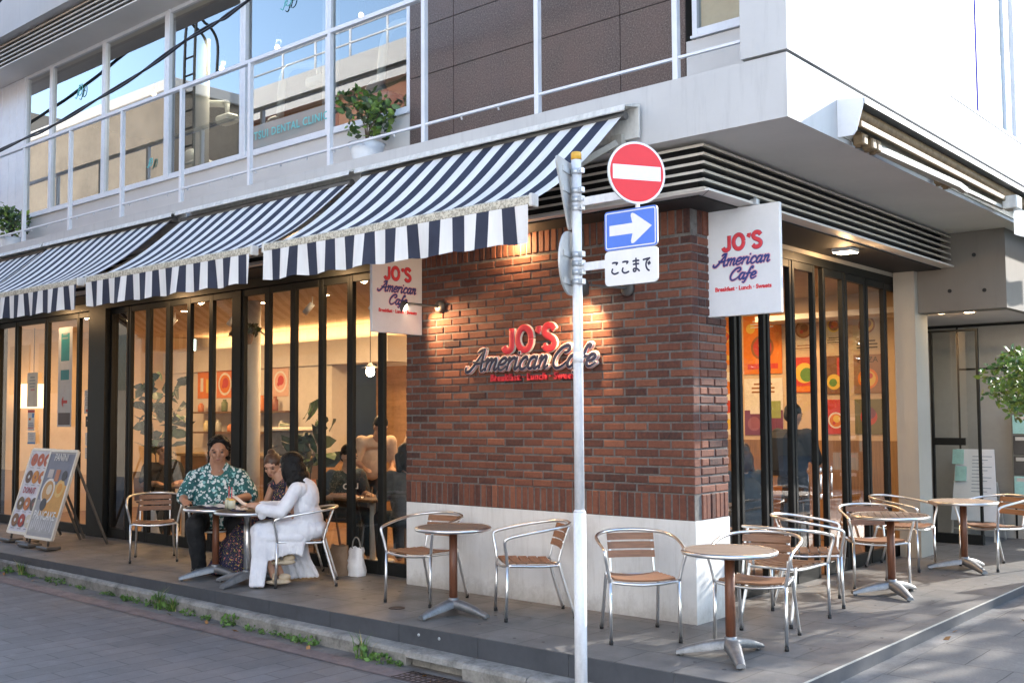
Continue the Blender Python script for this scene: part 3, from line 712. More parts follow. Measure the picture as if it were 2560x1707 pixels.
ws = thing('wall_sign', 'raised red and navy cafe letters fixed on the red brick wall', 'sign', (-1.6, -.02, 2.1))
fr = (Vector((-1.615, -.012, 0)), Vector((1, 0, 0)), Vector((0, 0, 1)), Vector((0, -1, 0)))
E90 = (R(90), 0, 0)
block_word("JO'S", .0, 2.185, .58, fr, (('cream', .034, .022, .02), ('letter_red', .031, .0435, .006)), ws, 'block_letters')
for word, cx, wd in (('American', -.245, .97), ('Cafe', .49, .5)):
    script_word(word, cx, 2.025, wd, fr, (('cream', .0265, .022, .02), ('sign_pink', .026, .0435, .004), ('sign_white', .0205, .047, .004), ('ink', .0148, .051, .004)), ws, 'script_letters')
text('Breakfast \u00b7 Lunch \u00b7 Sweets', .085, (-1.585, -.03, 1.925), E90, 'letter_red', ws, .015, .0012, sx=1.0, spacing=1.08, name='lettering')
text('Breakfast \u00b7 Lunch \u00b7 Sweets', .085, (-1.585, -.0465, 1.925), E90, 'letter_red', ws, .0012, .0016, sx=1.0, spacing=1.08, name='lettering')

# wall spotlights
def spot_light(x, z, hx, label, tilt, on):
    t = thing('wall_spotlight', label, 'spotlight', (x, -.01, z))
    m = MB(); m.lathe([(.062, 0), (.062, .018), (.05, .03), (.03, .034)], (0, 0, 0), 20); m.v = [(x+a, -.012-c, z+b) for a, b, c in m.v]; m.build('wall_plate', 'lamp_grey', t)
    m = MB(); m.tube([(x, -.04, z), (x-.02, -.07, z+.005), (hx+.04, -.2, z+.035), (hx, -.235, z+.03)], .011, 8); m.build('arm', 'lamp_grey', t)
    d = Vector(tilt).normalized(); q = d.to_track_quat('Z', 'Y').to_matrix(); c = Vector((hx, -.26, z+.01))
    m = MB(); m.lathe([(.0, -.075), (.045, -.07), (.058, -.04), (.062, .05), (.056, .055), (.052, .035), (.0, .03)], (0, 0, 0), 20); m.v = [tuple(c+q @ Vector(v)) for v in m.v]; m.build('lamp_head', 'lamp_grey', t)
    m = MB(); m.lathe([(.051, .04), (.0, .043)], (0, 0, 0), 16); m.v = [tuple(c+q @ Vector(v)) for v in m.v]; m.build('lamp_glass', emit('lamp_warm', (1, .8, .55), 14), t)
    l = lamp('spot_beam', 'SPOT', c+d*.07, 17, (1, .6, .3), .03, (d*-1).to_track_quat('Z', 'Y').to_euler(), spot=95)
spot_light(-2.74, 2.65, -3.02, 'lit grey spotlight in front of the hanging sign at the brick wall end', (.75, .42, -.55), True)
spot_light(-.59, 2.64, -.88, 'grey wall spotlight under the white Japanese sign plate', (-.35, .5, -.8), True)
# square ceiling lamps under the louvre soffit
def ceiling_lamp(x, y, label, w=.15):
    t = thing('ceiling_lamp', label, 'lamp', (x, y, 3.24), group='square lamps under the soffit')
    m = MB(); m.bevbox(x-w/2, y-w/2, 3.195, x+w/2, y+w/2, 3.2425, .004); m.build('housing', 'sign_white', t)
    m = MB(); m.box(x-w/2+.01, y-w/2+.01, 3.191, x+w/2-.01, y+w/2-.01, 3.1945); m.build('diffuser', emit('lamp_warm_square', (1, .78, .5), 10), t)
    lamp('ceiling_lamp_glow', 'POINT', (x, y, 3.14), 3.2, (1, .6, .28), .05)
ceiling_lamp(.06, 2.81, 'square lit ceiling lamp above the right hand folding doors', .2)
ceiling_lamp(-1.73, .0-.09, 'lit ceiling lamp at the top of the brick wall behind the awning edge', .13)
ceiling_lamp(-4.55, -.06, 'lit ceiling lamp above the doors next to the hanging sign', .13)
ceiling_lamp(-7.75, -.06, 'lit ceiling lamp above the middle of the left folding doors', .13)
ceiling_lamp(-10.75, -.06, 'lit ceiling lamp above the entrance door behind the poster stands', .13)

# ================================================================== ROAD SIGN POLE
sp = thing('road_sign_pole', 'white street pole carrying no entry, blue arrow and Japanese text signs', 'sign pole', (.355, -1.93, -.26))
px, py = .347, -1.945
m = MB(); m.tube([(px, py, -.3), (px, py, 1.02)], .0385, 20); m.tube([(px, py, 1.02), (px, py, 1.035)], [.0385, .031], 20); m.tube([(px, py, 1.035), (px, py, 3.2)], .0305, 20); m.build('pole', 'pole_white', sp)
m = MB(); m.lathe([(.033, 3.195), (.033, 3.235), (.028, 3.243)], (px, py, 0), 20); m.build('cap', 'cap_yellow', sp)
def plate(name, poly, c, ux, n, th, m, back='sign_back', layers=()):
    ux, n = Vector(ux).normalized(), Vector(n).normalized(); uy = Vector((0, 0, 1)); c = Vector(c)
    if ux.cross(uy).dot(n) < 0: raise Exception('flip '+name)
    mb = MB(); mb.prism(poly, c-n*th, ux, uy, th); mb.mi = [1]*len(mb.f); mb.mi[1] = 0; o = mb.build(name, [m, back], sp, recalc=False)
    for nm, pl, mm, z in layers:
        b = MB(); b.prism(pl, c+n*z, ux, uy, .0006); adopt(b.build(nm, mm), o)
    return o
def circ(r, n=48): return [(r*math.cos(2*math.pi*i/n), r*math.sin(2*math.pi*i/n)) for i in range(n)]
def rrect(w, h, r, n=6):
    out = []
    for cx, cy, a in ((w/2-r, h/2-r, 0), (-w/2+r, h/2-r, 90), (-w/2+r, -h/2+r, 180), (w/2-r, -h/2+r, 270)):
        out += [(cx+r*math.cos(R(a+90*i/n)), cy+r*math.sin(R(a+90*i/n))) for i in range(n+1)]
    return out
n1 = Vector((.86, -.51, 0)).normalized(); u1 = Vector((-n1.y, n1.x, 0))
plate('no_entry_sign', circ(.184), (.853, -2.03, 3.02), u1, n1, .012, 'sign_white', layers=(('red_disc', circ(.171), 'sign_red', .0006), ('white_bar', rrect(.308, .085, .003), 'sign_white', .0014)))
n2 = (0, -1, 0); u2 = (1, 0, 0)
aw_, ah = .372, .236
arrow = [(a*.9, b*.87) for a, b in [(-.165, -.036), (.018, -.036), (.006, -.085), (.008, -.1), (.02, -.104), (.035, -.098), (.168, 0), (.035, .098), (.02, .104), (.008, .1), (.006, .085), (.018, .036), (-.165, .036)]]
plate('one_way_sign', rrect(aw_, ah, .022), (.782, -2.0, 2.705), u2, n2, .012, 'sign_blue', layers=(('white_line', rrect(aw_-.018, ah-.018, .014), 'sign_white', .0005), ('blue_field', rrect(aw_-.032, ah-.032, .01), 'sign_blue', .0012), ('arrow', arrow, 'sign_white', .002)))
tp = plate('text_plate', rrect(.372, .208, .028), (.782, -2.0, 2.48), u2, n2, .012, 'sign_white')
def kana(strokes, cx, cz, k, wd=.0056):
    mb = MB()
    for s in strokes:
        q = [(cx+x*k, -2.0013, cz+y*k) for x, y in spline(s, 5)]; t = MB(); t.tube(q, wd, 8, flat=(0, 1, 0)); mb.smooth = True
        for e in (q[0], q[-1]): t.ell(e, (wd, wd, wd), 8, 6)
        mb.add([(a, -2.0013+(b+2.0013)*.12, c) for a, b, c in t.v], t.f)
    adopt(mb.build('lettering', 'ink'), tp)
KO = [[(-.36, .62), (-.1, .66), (.2, .63), (.36, .6), (.2, .42)], [(-.36, -.1), (-.46, -.42), (-.2, -.66), (.1, -.68), (.44, -.58)]]
MA = [[(-.4, .58), (0, .62), (.38, .6)], [(-.36, .2), (0, .24), (.34, .22)], [(0, .86), (.0, .3), (.02, -.3), (-.1, -.62), (-.34, -.6), (-.36, -.36), (-.12, -.3), (.2, -.4), (.44, -.62)]]
DE = [[(-.46, .62), (0, .68), (.4, .72)], [(.34, .7), (.0, .42), (-.12, -.05), (.04, -.5), (.3, -.7)], [(.2, .2), (.28, .02)], [(.36, .3), (.44, .12)]]
for i, k in enumerate((KO, KO, MA, DE)): kana(k, .782-.112+i*.0748, 2.48, .05)
for z in (2.925, 2.52): m = MB(); m.beam((px+.03, py+.0, z), (.8, py+.0, z), .02, .05); m.build('bracket_arm', 'pole_white', sp)
m = MB(); m.beam((.81, -1.962, 2.4), (.81, -1.962, 2.95), .03, .012); m.build('sign_strut', 'pole_white', sp)
m = MB()
for z in (3.12, 3.0, 2.945, 2.89, 2.6, 2.545, 2.49, 2.43):
    m = MB(); m.lathe([(.0335, z-.018), (.0335, z+.018)], (px, py, 0), 20); m.bevbox(px+.028, py-.03, z-.017, px+.062, py+.005, z+.017, .003); m.tube([(px+.047, py-.031, z), (px+.047, py-.039, z)], .008, 6); m.build('clamp', 'galv', sp)
n3 = Vector((-.95, -.32, 0)).normalized(); u3 = Vector((-n3.y, n3.x, 0)); 
tri = []
for cx, cy in ((.225, .13), (-.225, .13), (0, -.26)):
    a0 = {.225: -30, -.225: 90, 0: 210}[cx]
    tri += [(cx*.93+.03*math.cos(R(a0+i*20)), cy*.93+.03*math.sin(R(a0+i*20))) for i in range(7)]
cb = Vector((px, py, 0))+n3*.055
plate('stop_sign', tri, cb+Vector((0, 0, 3.03)), u3, n3, .012, 'sign_red')
plate('round_sign', circ(.2), cb+Vector((0, 0, 2.55)), u3, n3, .012, 'sign_white')
m = MB()
for z in (3.12, 3.0, 2.6, 2.43): m = MB(); m.beam(cb-n3*.012+u3*-.14+Vector((0, 0, z)), cb-n3*.012+u3*.14+Vector((0, 0, z)), .014, .035); m.build('sign_rail', 'sign_back', sp)
m = MB(); m.lathe([(.0313, 1.93), (.0313, 2.0)], (px, py, 0), 20); m.build('sticker', 'sign_white', sp)

# ================================================================== OVERHEAD CABLE
def cable_line(name, label, pts, r, strands=1):
    m = MB(); q = spline(pts, 8)
    for s in range(strands):
        m.tube([(x+.018*math.sin(i*.5+s*2), y, z+.018*math.cos(i*.5+s*2)) for i, (x, y, z) in enumerate(q)] if strands > 1 else q, r, 6)
    tag(m.build(name, 'cable'), label, 'cable'); return m
cable_line('overhead_cable', 'black twisted overhead cable crossing the upper left windows', [(-14, -1.2, 4.98), (-9.58, -1.2, 5.1), (-8.24, -1.2, 5.16), (-6.91, -1.2, 5.27), (-5.68, -1.2, 5.44), (-4.78, -1.2, 5.56), (-4.12, -1.2, 5.64), (-1.5, -1.2, 6.1)], .013, 2)
cable_line('wire_bundle', 'bundle of dark wires at the top left corner of the building', [(-14, -1.0, 6.7), (-12, -1.0, 6.95), (-10, -1, 7.35), (-8.6, -1, 7.8)], .014, 4)

# ================================================================== FURNITURE
def make_chair():
    t = thing('bistro_chair', 'x', 'chair', (0, 0, 0), 0, 'aluminium bistro chairs with wooden slats', local=True)
    r = .0125
    for s in (1, -1):
        a = MB(); a.tube([(.25, .25*s, .012), (.237, .248*s, .43)], r, 10); f = a.build('leg', 'alu', t)
        c = MB(); c.lathe([(.0145, 0), (.0145, .03)], (.2505, .25*s, 0), 10); c.build('rubber_foot', 'rubber', f)
        a = MB(); a.tube(spline([(-.315, .215*s, .012), (-.24, .205*s, .26), (-.2, .2*s, .40), (-.195, .197*s, .44)], 4), r, 10); f = a.build('leg', 'alu', t)
        c = MB(); c.lathe([(.0145, 0), (.0145, .03)], (-.316, .215*s, 0), 10); c.build('rubber_foot', 'rubber', f)
        b = MB(); b.tube(spline([(-.19, .165*s, .425), (-.225, .163*s, .56), (-.285, .16*s, .725)], 5), .0095, 8); b.build('back_post', 'alu', t)
    half = [(.237, .249, .431), (.248, .268, .53), (.262, .287, .61), (.252, .292, .642), (.2, .292, .662), (.05, .297, .69), (-.1, .287, .712), (-.22, .235, .728), (-.295, .13, .738), (-.32, 0, .741)]
    path = half+[(x, -y, z) for x, y, z in half[-2::-1]]
    a = MB(); a.tube(spline(path, 5), r, 10); a.build('arm_rail', 'alu', t)
    f = MB()
    for s in (1, -1): f.tube(spline([(.237, .245*s, .432), (.1, .225*s, .424), (-.05, .205*s, .414), (-.195, .195*s, .418)], 4), .011, 8)
    f.tube(spline([(.237, .245, .43), (.255, .12, .417), (.262, 0, .412), (.255, -.12, .417), (.237, -.245, .43)], 4), .011, 8); f.tube([(-.195, .197, .42), (-.195, -.197, .42)], .011, 8); f.build('seat_frame', 'alu', t)
    def slat(mb, x0, x1, hw0, zf, th, n=10, tilt=0):
        rows = []
        for (xx, hh) in ((x0, 0), (x1, 0), (x1, th), (x0, th), (x0, 0)): rows.append([(xx+tilt*zf(v)*0, hw0*v, zf(v)+hh) for v in [(-1+2*i/n) for i in range(n+1)]])
        mb.ngrid(rows)
        for e in (0, n): mb.add([rows[0][e], rows[1][e], rows[2][e], rows[3][e]], [(0, 1, 2, 3)])
        mb.sm[-2:] = [False]*2
    m = MB()
    for i, hw in enumerate((.222, .214, .205, .196, .187)):
        x1 = .232-i*.082; slat(m, x1-.07, x1, hw, lambda v, i=i: .443-.016*(1-v*v)-.003*i, .013)
    o = m.build('seat', 'slat_wood', t)
    for p in o.data.polygons: p.use_smooth = False
    m = MB()
    for i in range(3):
        z = .545+i*.063; k = (z-.425)/.3; xb = -.19-.095*k
        rows = []
        for (dx, dz) in ((0, 0), (.012, 0), (-.004, .05), (-.016, .05), (0, 0)): rows.append([(xb+dx-.022*(1-v*v)+.013, .178*v, z+dz) for v in [(-1+.2*i) for i in range(11)]])
        m.ngrid(rows)
        for e in (0, 10): m.add([rows[q][e] for q in range(4)], [(0, 1, 2, 3)])
        for v in (-.9, .9): m.lathe([(.005, 0), (.004, .004)], (xb+.014, .178*v, z+.025), 6)
    o = m.build('backrest', 'slat_wood', t)
    for p in o.data.polygons: p.use_smooth = False
    return t
CH = make_chair(); _used = [False]
def chair(x, y, deg, label, z=0):
    c = CH if not _used[0] else copy_tree(CH); _used[0] = True
    c.location = (x, y, z); c.rotation_euler = (0, 0, R(deg)); c['label'] = label; return c
def face(fx, fy, rx, ry, back=.03):
    """centre and heading from the midpoints of the front and rear legs"""
    a = math.degrees(math.atan2(fy-ry, fx-rx)); d = Vector((fx-rx, fy-ry)).normalized(); c = Vector((fx, fy))-d*.25; return c.x, c.y, a
chair(*face(-6.55, -.72, -7.03, -.42), 'empty bistro chair left of the man in the floral shirt')
chair(-5.6, -.535, -33, 'bistro chair under the man in the floral shirt')
chair(*face(-4.18, -.8, -3.83, -.4), 'bistro chair under the woman in white')
chair(-4.8, -.22, -104, 'bistro chair under the woman in the floral dress')
chair(*face(-2.38, -.79, -2.44, -.2), 'empty bistro chair at the left end of the grey wall base')
chair(*face(-1.42, -.67, -1.08, -.25), 'empty bistro chair turned sideways between the brick wall table and the pole')
chair(*face(.06, -.8, -.345, -.41), 'empty bistro chair facing forward just right of the white pole')
chair(*face(.69, -.455, .565, .075), 'empty bistro chair behind the nearest round table')
chair(*face(.42, .9, .40, .33), 'empty bistro chair back to back with the one behind the nearest table')
chair(*face(.47, 1.585, -.03, 1.33), 'empty bistro chair side-on against the first right hand door panes')
chair(*face(.485, 2.455, .14, 2.89), 'empty bistro chair left of the middle table on the right side')
chair(.1, 4.02, 0, 'empty bistro chair behind the middle table near the pale pier')
chair(.86, 4.62, -118, 'empty bistro chair behind the farthest right hand table')

def make_table(x, y, r, angs, label, pole='pole_wood', top='top_wood', rot=0, h=.71):
    t = thing('bistro_table', label, 'table', (x, y, 0), R(rot), 'round bistro tables on the terrace', local=True)
    m = MB(); m.lathe([(0, h-.03), (r-.01, h-.03), (r-.01, h-.006), (0, h-.006)], (0, 0, 0), 48); m.cur = 0
    w = .062; n = int(2*r/w)+1
    for i in range(n):
        a, b = -r+.012+i*w, -r+.012+(i+1)*w-.006; b = min(b, r-.012)
        if b <= a: continue
        rr = r-.011; pts = []
        for k in range(9):
            xx = a+(b-a)*k/8; pts.append((xx, math.sqrt(max(0, rr*rr-xx*xx))))
        poly = pts+[(p, -q) for p, q in pts[::-1]]
        m.prism(poly, (0, 0, h-.0055), (1, 0, 0), (0, 1, 0), .0055)
    m.build('tabletop', top, t)
    m = MB(); m.tube([(r*math.cos(2*math.pi*i/56), r*math.sin(2*math.pi*i/56), h-.014) for i in range(56)], .0155, 10, closed=True); m.build('rim', 'alu', t)
    m = MB(); m.tube([(0, 0, .1), (0, 0, h-.03)], .034, 16); m.lathe([(.09, h-.04), (.09, h-.0305)], (0, 0, 0), 16); m.build('column', pole, t)
    b = MB(); b.lathe([(.052, .075), (.05, .1), (.043, .115), (.043, .135), (.037, .14)], (0, 0, 0), 16); b.build('collar', 'cast_alu', t)
    for a in angs:
        a = R(a-rot); d = Vector((math.cos(a), math.sin(a), 0)); s = Vector((-d.y, d.x, 0)); L = .36; f = MB(); rows = []
        for i in range(9):
            k = i/8; p = d*(L*k); zt = .125-.085*k**1.2+.01*math.sin(math.pi*k); zb = max(.012, .07-.058*k*1.0-.0*k); w_ = .056*(1-k)+.03*k; c = .3
            rows.append([p+s*w_*1.0+Vector((0, 0, zb)), p+s*w_*.95+Vector((0, 0, zt-.012)), p+s*w_*.55+Vector((0, 0, zt)), p-s*w_*.55+Vector((0, 0, zt)), p-s*w_*.95+Vector((0, 0, zt-.012)), p-s*w_*1.0+Vector((0, 0, zb)), p+s*w_*1.0+Vector((0, 0, zb))])
        f.ngrid(rows); f.add([rows[8][i] for i in range(6)], [tuple(range(6))])
        f.lathe([(.016, 0), (.016, .016)], d*(L-.03), 10); f.build('leg', 'cast_alu', t)
    return t
make_table(-5.0, -.95, .305, (250, 10, 130), 'round bistro table with the open menu in front of the man', top='top_dark')
make_table(-4.42, -.98, .305, (195, 285, 60), 'round bistro table with the two lemonade jars', pole='alu', top='top_dark', rot=20)
make_table(-1.765, -.86, .3, (268, 2, 134), 'round bistro table in front of the brick wall', rot=12)
make_table(.73, -.8, .305, (207, 309, 85), 'nearest round bistro table by the building corner', rot=-50)
make_table(.64, 2.28, .325, (222, 315, 80), 'middle round bistro table on the right hand terrace', rot=25)
make_table(.66, 4.22, .325, (205, 318, 80), 'farthest round bistro table by the clinic entrance', rot=40)

# ================================================================== INTERIOR
mat('room_floor', (.2, .12, .07), .45, var=.25, scale=3); mat('room_wall', (.6, .46, .32), .8, var=.06, scale=2); mat('room_white', (.66, .62, .57), .8, var=.05); mat('room_ceiling', (.5, .36, .24), .7, var=.1, scale=2, streak=(1, 12, 1)); mat('room_dark', (.16, .085, .04), .6, var=.2)
mb = MB(); mb.box(-13.6, .31, 0, -.35, 5.8, .006); P('room_floor', mb, 'room_floor')
mb = MB(); mb.box(-13.6, .34, 3.14, -.35, 5.9, 3.2); P('room_ceiling', mb, 'room_ceiling')
boxes('room_back_wall', 'room_wall', (-7.4, 5.8, 0, -.35, 5.95, 3.14))
boxes('room_panelling', 'warm_wood', (-7.38, 5.74, .02, -.36, 5.795, 1.28))
boxes('room_end_wall', 'room_wall', (-13.75, .34, 0, -13.6, 4.2, 3.14), (-.36, 5.5, 0, -.3, 5.9, 3.14))
boxes('partition_wall', 'room_white', (-13.6, 3.65, 0, -8.75, 4.1, 2.45), (-8.75, 4.6, 0, -7.3, 4.75, 3.14), (-7.4, 4.75, 0, -7.3, 5.8, 3.14))
boxes('bulkhead', 'room_white', (-13.6, 3.6, 2.4505, -7.4, 4.0, 2.84), (-13.6, 4.3, 2.84, -7.4, 4.4, 3.14))
boxes('kitchen_wall', 'wood_room', (-8.74, 4.58, .02, -7.42, 4.5995, 2.44))
lamp('cove_light', 'AREA', (-10, 4.12, 2.9), 13, (1, .6, .27), .2, (R(180), 0, 0), 6.0)
bpy.data.objects['cove_light'].data.shape = 'RECTANGLE'; bpy.data.objects['cove_light'].data.size = 6; bpy.data.objects['cove_light'].data.size_y = .2
for i, (x, y, e) in enumerate([(-12, 2, 60), (-9.8, 1.9, 80), (-7.4, 2.2, 80), (-5.2, 2.4, 80), (-3.2, 3, 60), (-2, 4.6, 60), (-.95, 3.2, 34), (-6, 4.6, 40)]):
    lamp('room_light', 'AREA', (x, y, 3.1), e*.2, (1, .6, .28), .5)
rs = random.Random(3)
for (x, y) in ((-11.2, 1.4), (-9.3, 1.2), (-8.4, 1.6), (-7.6, 1.3), (-6.3, 1.3), (-5.4, 1.6), (-4.4, 1.8), (-2.2, 3.6), (-1.3, 2.2)):
    t = thing('ceiling_spot', 'small ceiling spotlight inside the cafe', 'spotlight', (x, y, 3.13), group='ceiling spotlights inside the cafe')
    m = MB(); m.tube([(x, y, 3.139), (x, y, 3.03)], .008, 6); m.tube([(x, y, 3.05), (x-.09, y-.05, 2.93)], .04, 10); m.build('lamp_body', 'sign_white', t)
    m = MB(); m.lathe([(.05, 0), (.05, -.004)], (x+.25, y, 3.139), 12); m.build('recessed_lamp', emit('lamp_room', (1, .75, .45), 8), t)
col = MB(); col.tube([(-7.27, 1.1, .006), (-7.27, 1.1, 3.139)], .1, 20); tag(col.build('pipe_column', 'room_white'), 'round pale column inside behind the seated man', 'column')
def pendant(x, y, z, r, label, m):
    t = thing('pendant_lamp', label, 'lamp', (x, y, z)); b = MB(); b.tube([(x, y, z+r), (x, y, 3.139)], .006, 6); b.build('cord', 'lamp_grey', t)
    b = MB(); b.ell((x, y, z), (r, r, r*1.25), 14, 10); b.build('bulb', m, t)
    b = MB(); b.lathe([(.02, r+.06), (.03, r+.03), (.12 if r < .07 else .03, r*.9), (.02, r)], (x, y, z), 14); b.build('lamp_shade', 'sign_white', t)
    lamp('pendant_glow', 'POINT', (x, y, z), 3, (1, .65, .3), r)
pendant(-5.99, 2, 2.2, .055, 'bare bulb pendant lamp behind the door next to the hanging sign', emit('bulb', (1, .78, .5), 18))
pendant(-8.47, 2, 1.78, .075, 'small glowing globe lamp beside the pale inside column', emit('globe', (1, .86, .62), 2))
t = thing('reflected_glow', 'glowing lantern built as a lit drum behind the leftmost notices on the entrance glass', 'lamp', (-13.3, 1.0, 1.8)); m = MB(); m.lathe([(.2, 1.8), (.24, 1.85), (.25, 2.0), (.24, 2.15), (.2, 2.2)], (-13.25, 1.0, 0), 20); m.build('shade', emit('reflection', (1, .62, .3), .9), t)  # warm reflection in the glass, built as a glowing drum
m = MB(); m.tube([(-13.25, 1, 2.2), (-13.25, 1, 3.139)], .006, 6); m.build('cord', 'lamp_grey', t)
# counter and shelves
t = thing('counter', 'wooden service counter with a red edge inside the cafe', 'counter', (-9, 2.9, 0))
m = MB(); m.box(-11.2, 2.5, .006, -7.6, 3.1, 1.0); m.build('body', 'wood_room', t); m = MB(); m.bevbox(-11.25, 2.42, 1.001, -7.55, 3.12, 1.05, .006); m.build('countertop', 'arm_rust', t)
t = thing('wall_shelf', 'dark wall shelf with jars and boxes behind the counter', 'shelf', (-11, 3.5, 1.5))
for z in (1.35, 1.7): m = MB(); m.box(-12.3, 3.4, z, -9.6, 3.645, z+.03); m.build('board', 'room_dark', t)
cols = [(.6, .2, .06), (.65, .55, .3), (.3, .1, .05), (.5, .5, .45), (.15, .2, .1)]
for i, c in enumerate(cols): mat('jar_%d' % i, c, .4)
for i in range(14):
    x = -12.2+i*.18; z = 1.381 if i % 2 else 1.731; h = rs.uniform(.12, .26); m = MB(); m.lathe([(.05, 0), (.055, .02), (.055, h*.75), (.03, h*.85), (.032, h)], (x, 3.52, z), 12)
    tag(m.build('jar', 'jar_%d' % (i % 5)), 'storage jar standing on the dark shelf behind the counter', 'jar', 'jars on the inside shelf')
t = thing('coffee_machine', 'grey coffee machine with cups on the inside counter', 'coffee machine', (-8.5, 2.8, 1.05)); m = MB(); m.bevbox(-8.8, 2.5, 1.051, -8.1, 2.95, 1.42, .03); m.tube([(-8.6, 2.48, 1.2), (-8.6, 2.36, 1.18)], .02, 8); m.tube([(-8.3, 2.48, 1.2), (-8.3, 2.36, 1.18)], .02, 8); m.build('body', 'cast_alu', t); m = MB(); m.bevbox(-8.82, 2.4, 1.421, -8.08, 2.97, 1.47, .01); m.build('cup_tray', 'cream', t)

# posters: board, blocks of colour and print
def cmat(c): 
    n = 'print_%02x%02x%02x' % tuple(int(v*255) for v in c); return mat(n, c, .55, var=.08, scale=8)
def poster(name, label, cat, o, ux, uy, w, h, bg, items, group=None, th=.012, frame=None):
    """items: ('disc',x,y,r,col) ('box',x,y,w,h,col) ('text',body,x,y,size,mat) in fractions of w and h from the centre"""
    o, ux, uy = Vector(o), Vector(ux).normalized(), Vector(uy).normalized(); n = ux.cross(uy); t = thing(name, label, cat, o, group=group)
    m = MB(); m.prism([(-w/2, -h/2), (w/2, -h/2), (w/2, h/2), (-w/2, h/2)], o-n*th, ux, uy, th); m.build('sheet', cmat(bg), t)
    by = {}; rot = Matrix((ux, uy, n)).transposed().to_euler()
    for i, it in enumerate(items):
        z = .0006+.0005*i
        if it[0] == 'text': text(it[1], it[4]*h, o+ux*it[2]*w+uy*it[3]*h+n*z, rot, it[5], t, .0002, .002*it[4]); continue
        mb = MB(); c = o+n*z
        if it[0] == 'disc':
            mb.prism([(it[1]*w+a, it[2]*h+b) for a, b in circ(it[3]*w, 24)], c, ux, uy, .0003)
        elif it[0] == 'ring':
            mb.tube([c+ux*(it[1]*w+a)+uy*(it[2]*h+b) for a, b in circ(it[3]*w, 24)], it[4]*w, 8, closed=True)
        else: mb.prism([(it[1]*w-it[3]*w/2, it[2]*h-it[4]*h/2), (it[1]*w+it[3]*w/2, it[2]*h-it[4]*h/2), (it[1]*w+it[3]*w/2, it[2]*h+it[4]*h/2), (it[1]*w-it[3]*w/2, it[2]*h+it[4]*h/2)], c, ux, uy, .0003)
        mb.build('print', cmat(it[-1]), t)
    return t
def lines(x, y0, n, w, dy, col, h=.012): return [('box', x, y0-i*dy, w*(1 if i % 3 else .8), h, col) for i in range(n)]
def wallp(label, x0, x1, z0, z1, bg, items, y=5.735):
    if z0 > 1.28: y = 5.785
    return poster('poster', label, 'poster', ((x0+x1)/2, y, (z0+z1)/2), (1, 0, 0), (0, 0, 1), x1-x0, z1-z0, bg, items, 'food posters on the inside back wall')
BR, RD, OR, YE, WH, GR, PU, DK = (.3, .11, .04), (.55, .05, .04), (.72, .2, .02), (.75, .5, .08), (.75, .72, .66), (.12, .25, .05), (.18, .04, .1), (.05, .03, .02)
def food(cx, cy, r, ring=WH, a=OR, b=YE): return [('disc', cx, cy, r, ring), ('disc', cx, cy, r*.8, a), ('disc', cx+r*.1, cy+r*.1, r*.45, b), ('disc', cx-r*.25, cy-r*.2, r*.2, RD)]
wallp('orange waffle poster, largest and topmost left behind the right glass', -2.66, -2.1, 2.16, 2.95, OR, [('box', 0, -.37, .8, .09, RD)]+food(0, -.05, .3, BR, RD, YE)+[('disc', -.3, .28, .12, YE)]+lines(0, .4, 3, .6, .05, WH, .022))
wallp('purple and cream cup poster below the orange waffle poster', -2.66, -2.1, 1.34, 2.1, WH, [('box', 0, -.28, 1, .44, PU)]+lines(0, .4, 3, .6, .07, BR, .03)+[('box', -.2, .05, .3, .35, WH), ('box', .3, -.05, .3, .3, (.3, .35, .1)), ('disc', -.25, -.3, .17, (.3, .1, .15))])
wallp('cinnamon roll poster with a round bun on cream paper', -1.95, -1.62, 2.46, 2.9, (.65, .55, .42), food(0, .1, .36, BR, (.5, .25, .1), BR)+lines(0, -.38, 2, .7, .08, BR, .03))
wallp('red and green salad poster below the cinnamon roll poster', -1.95, -1.62, 1.9, 2.36, RD, [('disc', 0, .05, .4, YE), ('disc', .1, 0, .28, GR), ('box', 0, -.4, 1, .16, OR)])
wallp('burger poster with brown print beside the cinnamon roll', -1.5, -1.24, 2.52, 2.88, (.62, .52, .38), food(0, .15, .35, YE, BR, OR)+lines(0, -.3, 3, .7, .08, DK, .03))
wallp('dark pizza slice poster with a red bottle', -1.5, -1.24, 1.87, 2.36, (.2, .08, .04), [('box', .2, .2, .18, .5, RD), ('disc', -.05, -.18, .38, YE), ('disc', -.1, -.2, .2, GR)])
wallp('red rice bowl poster lowest beside the cup poster', -1.5, -1.24, 1.36, 1.8, RD, food(0, -.1, .4, WH, OR, YE))
wallp('plain kraft poster with bold dark burger print', -1.12, -.76, 2.42, 2.88, (.55, .46, .33), food(0, .18, .3, BR, YE, BR)+lines(0, -.26, 3, .75, .09, DK, .045))
wallp('brown poster with the word PIZZA', -1.12, -.76, 1.87, 2.36, (.3, .15, .08), [('text', 'PIZZA', 0, .3, .2, 'black'), ('disc', 0, -.12, .36, OR), ('disc', 0, -.12, .28, YE), ('disc', .08, -.05, .1, RD)])
wallp('dark olive berry dessert poster lowest on the right', -1.12, -.76, 1.36, 1.8, (.16, .15, .06), [('disc', 0, 0, .3, RD), ('disc', .05, .1, .2, PU)])
wallp('narrow orange drink poster beside the brick edge at the top', -3.1, -2.8, 2.3, 2.95, OR, food(0, .1, .3, YE, RD, OR)+[('box', 0, -.35, .9, .1, YE)])
wallp('pale poster with red dishes low beside the brick edge', -3.1, -2.8, 1.34, 2.2, WH, [('disc', .1, .25, .3, OR), ('disc', .1, -.05, .3, RD), ('disc', .1, -.33, .25, YE)])
def foodp(label, x0, x1, z0, z1, y, bg, its): poster('poster', label, 'poster', ((x0+x1)/2, y, (z0+z1)/2), (1, 0, 0), (0, 0, 1), x1-x0, z1-z0, bg, its, 'dish posters above the inside shelf')
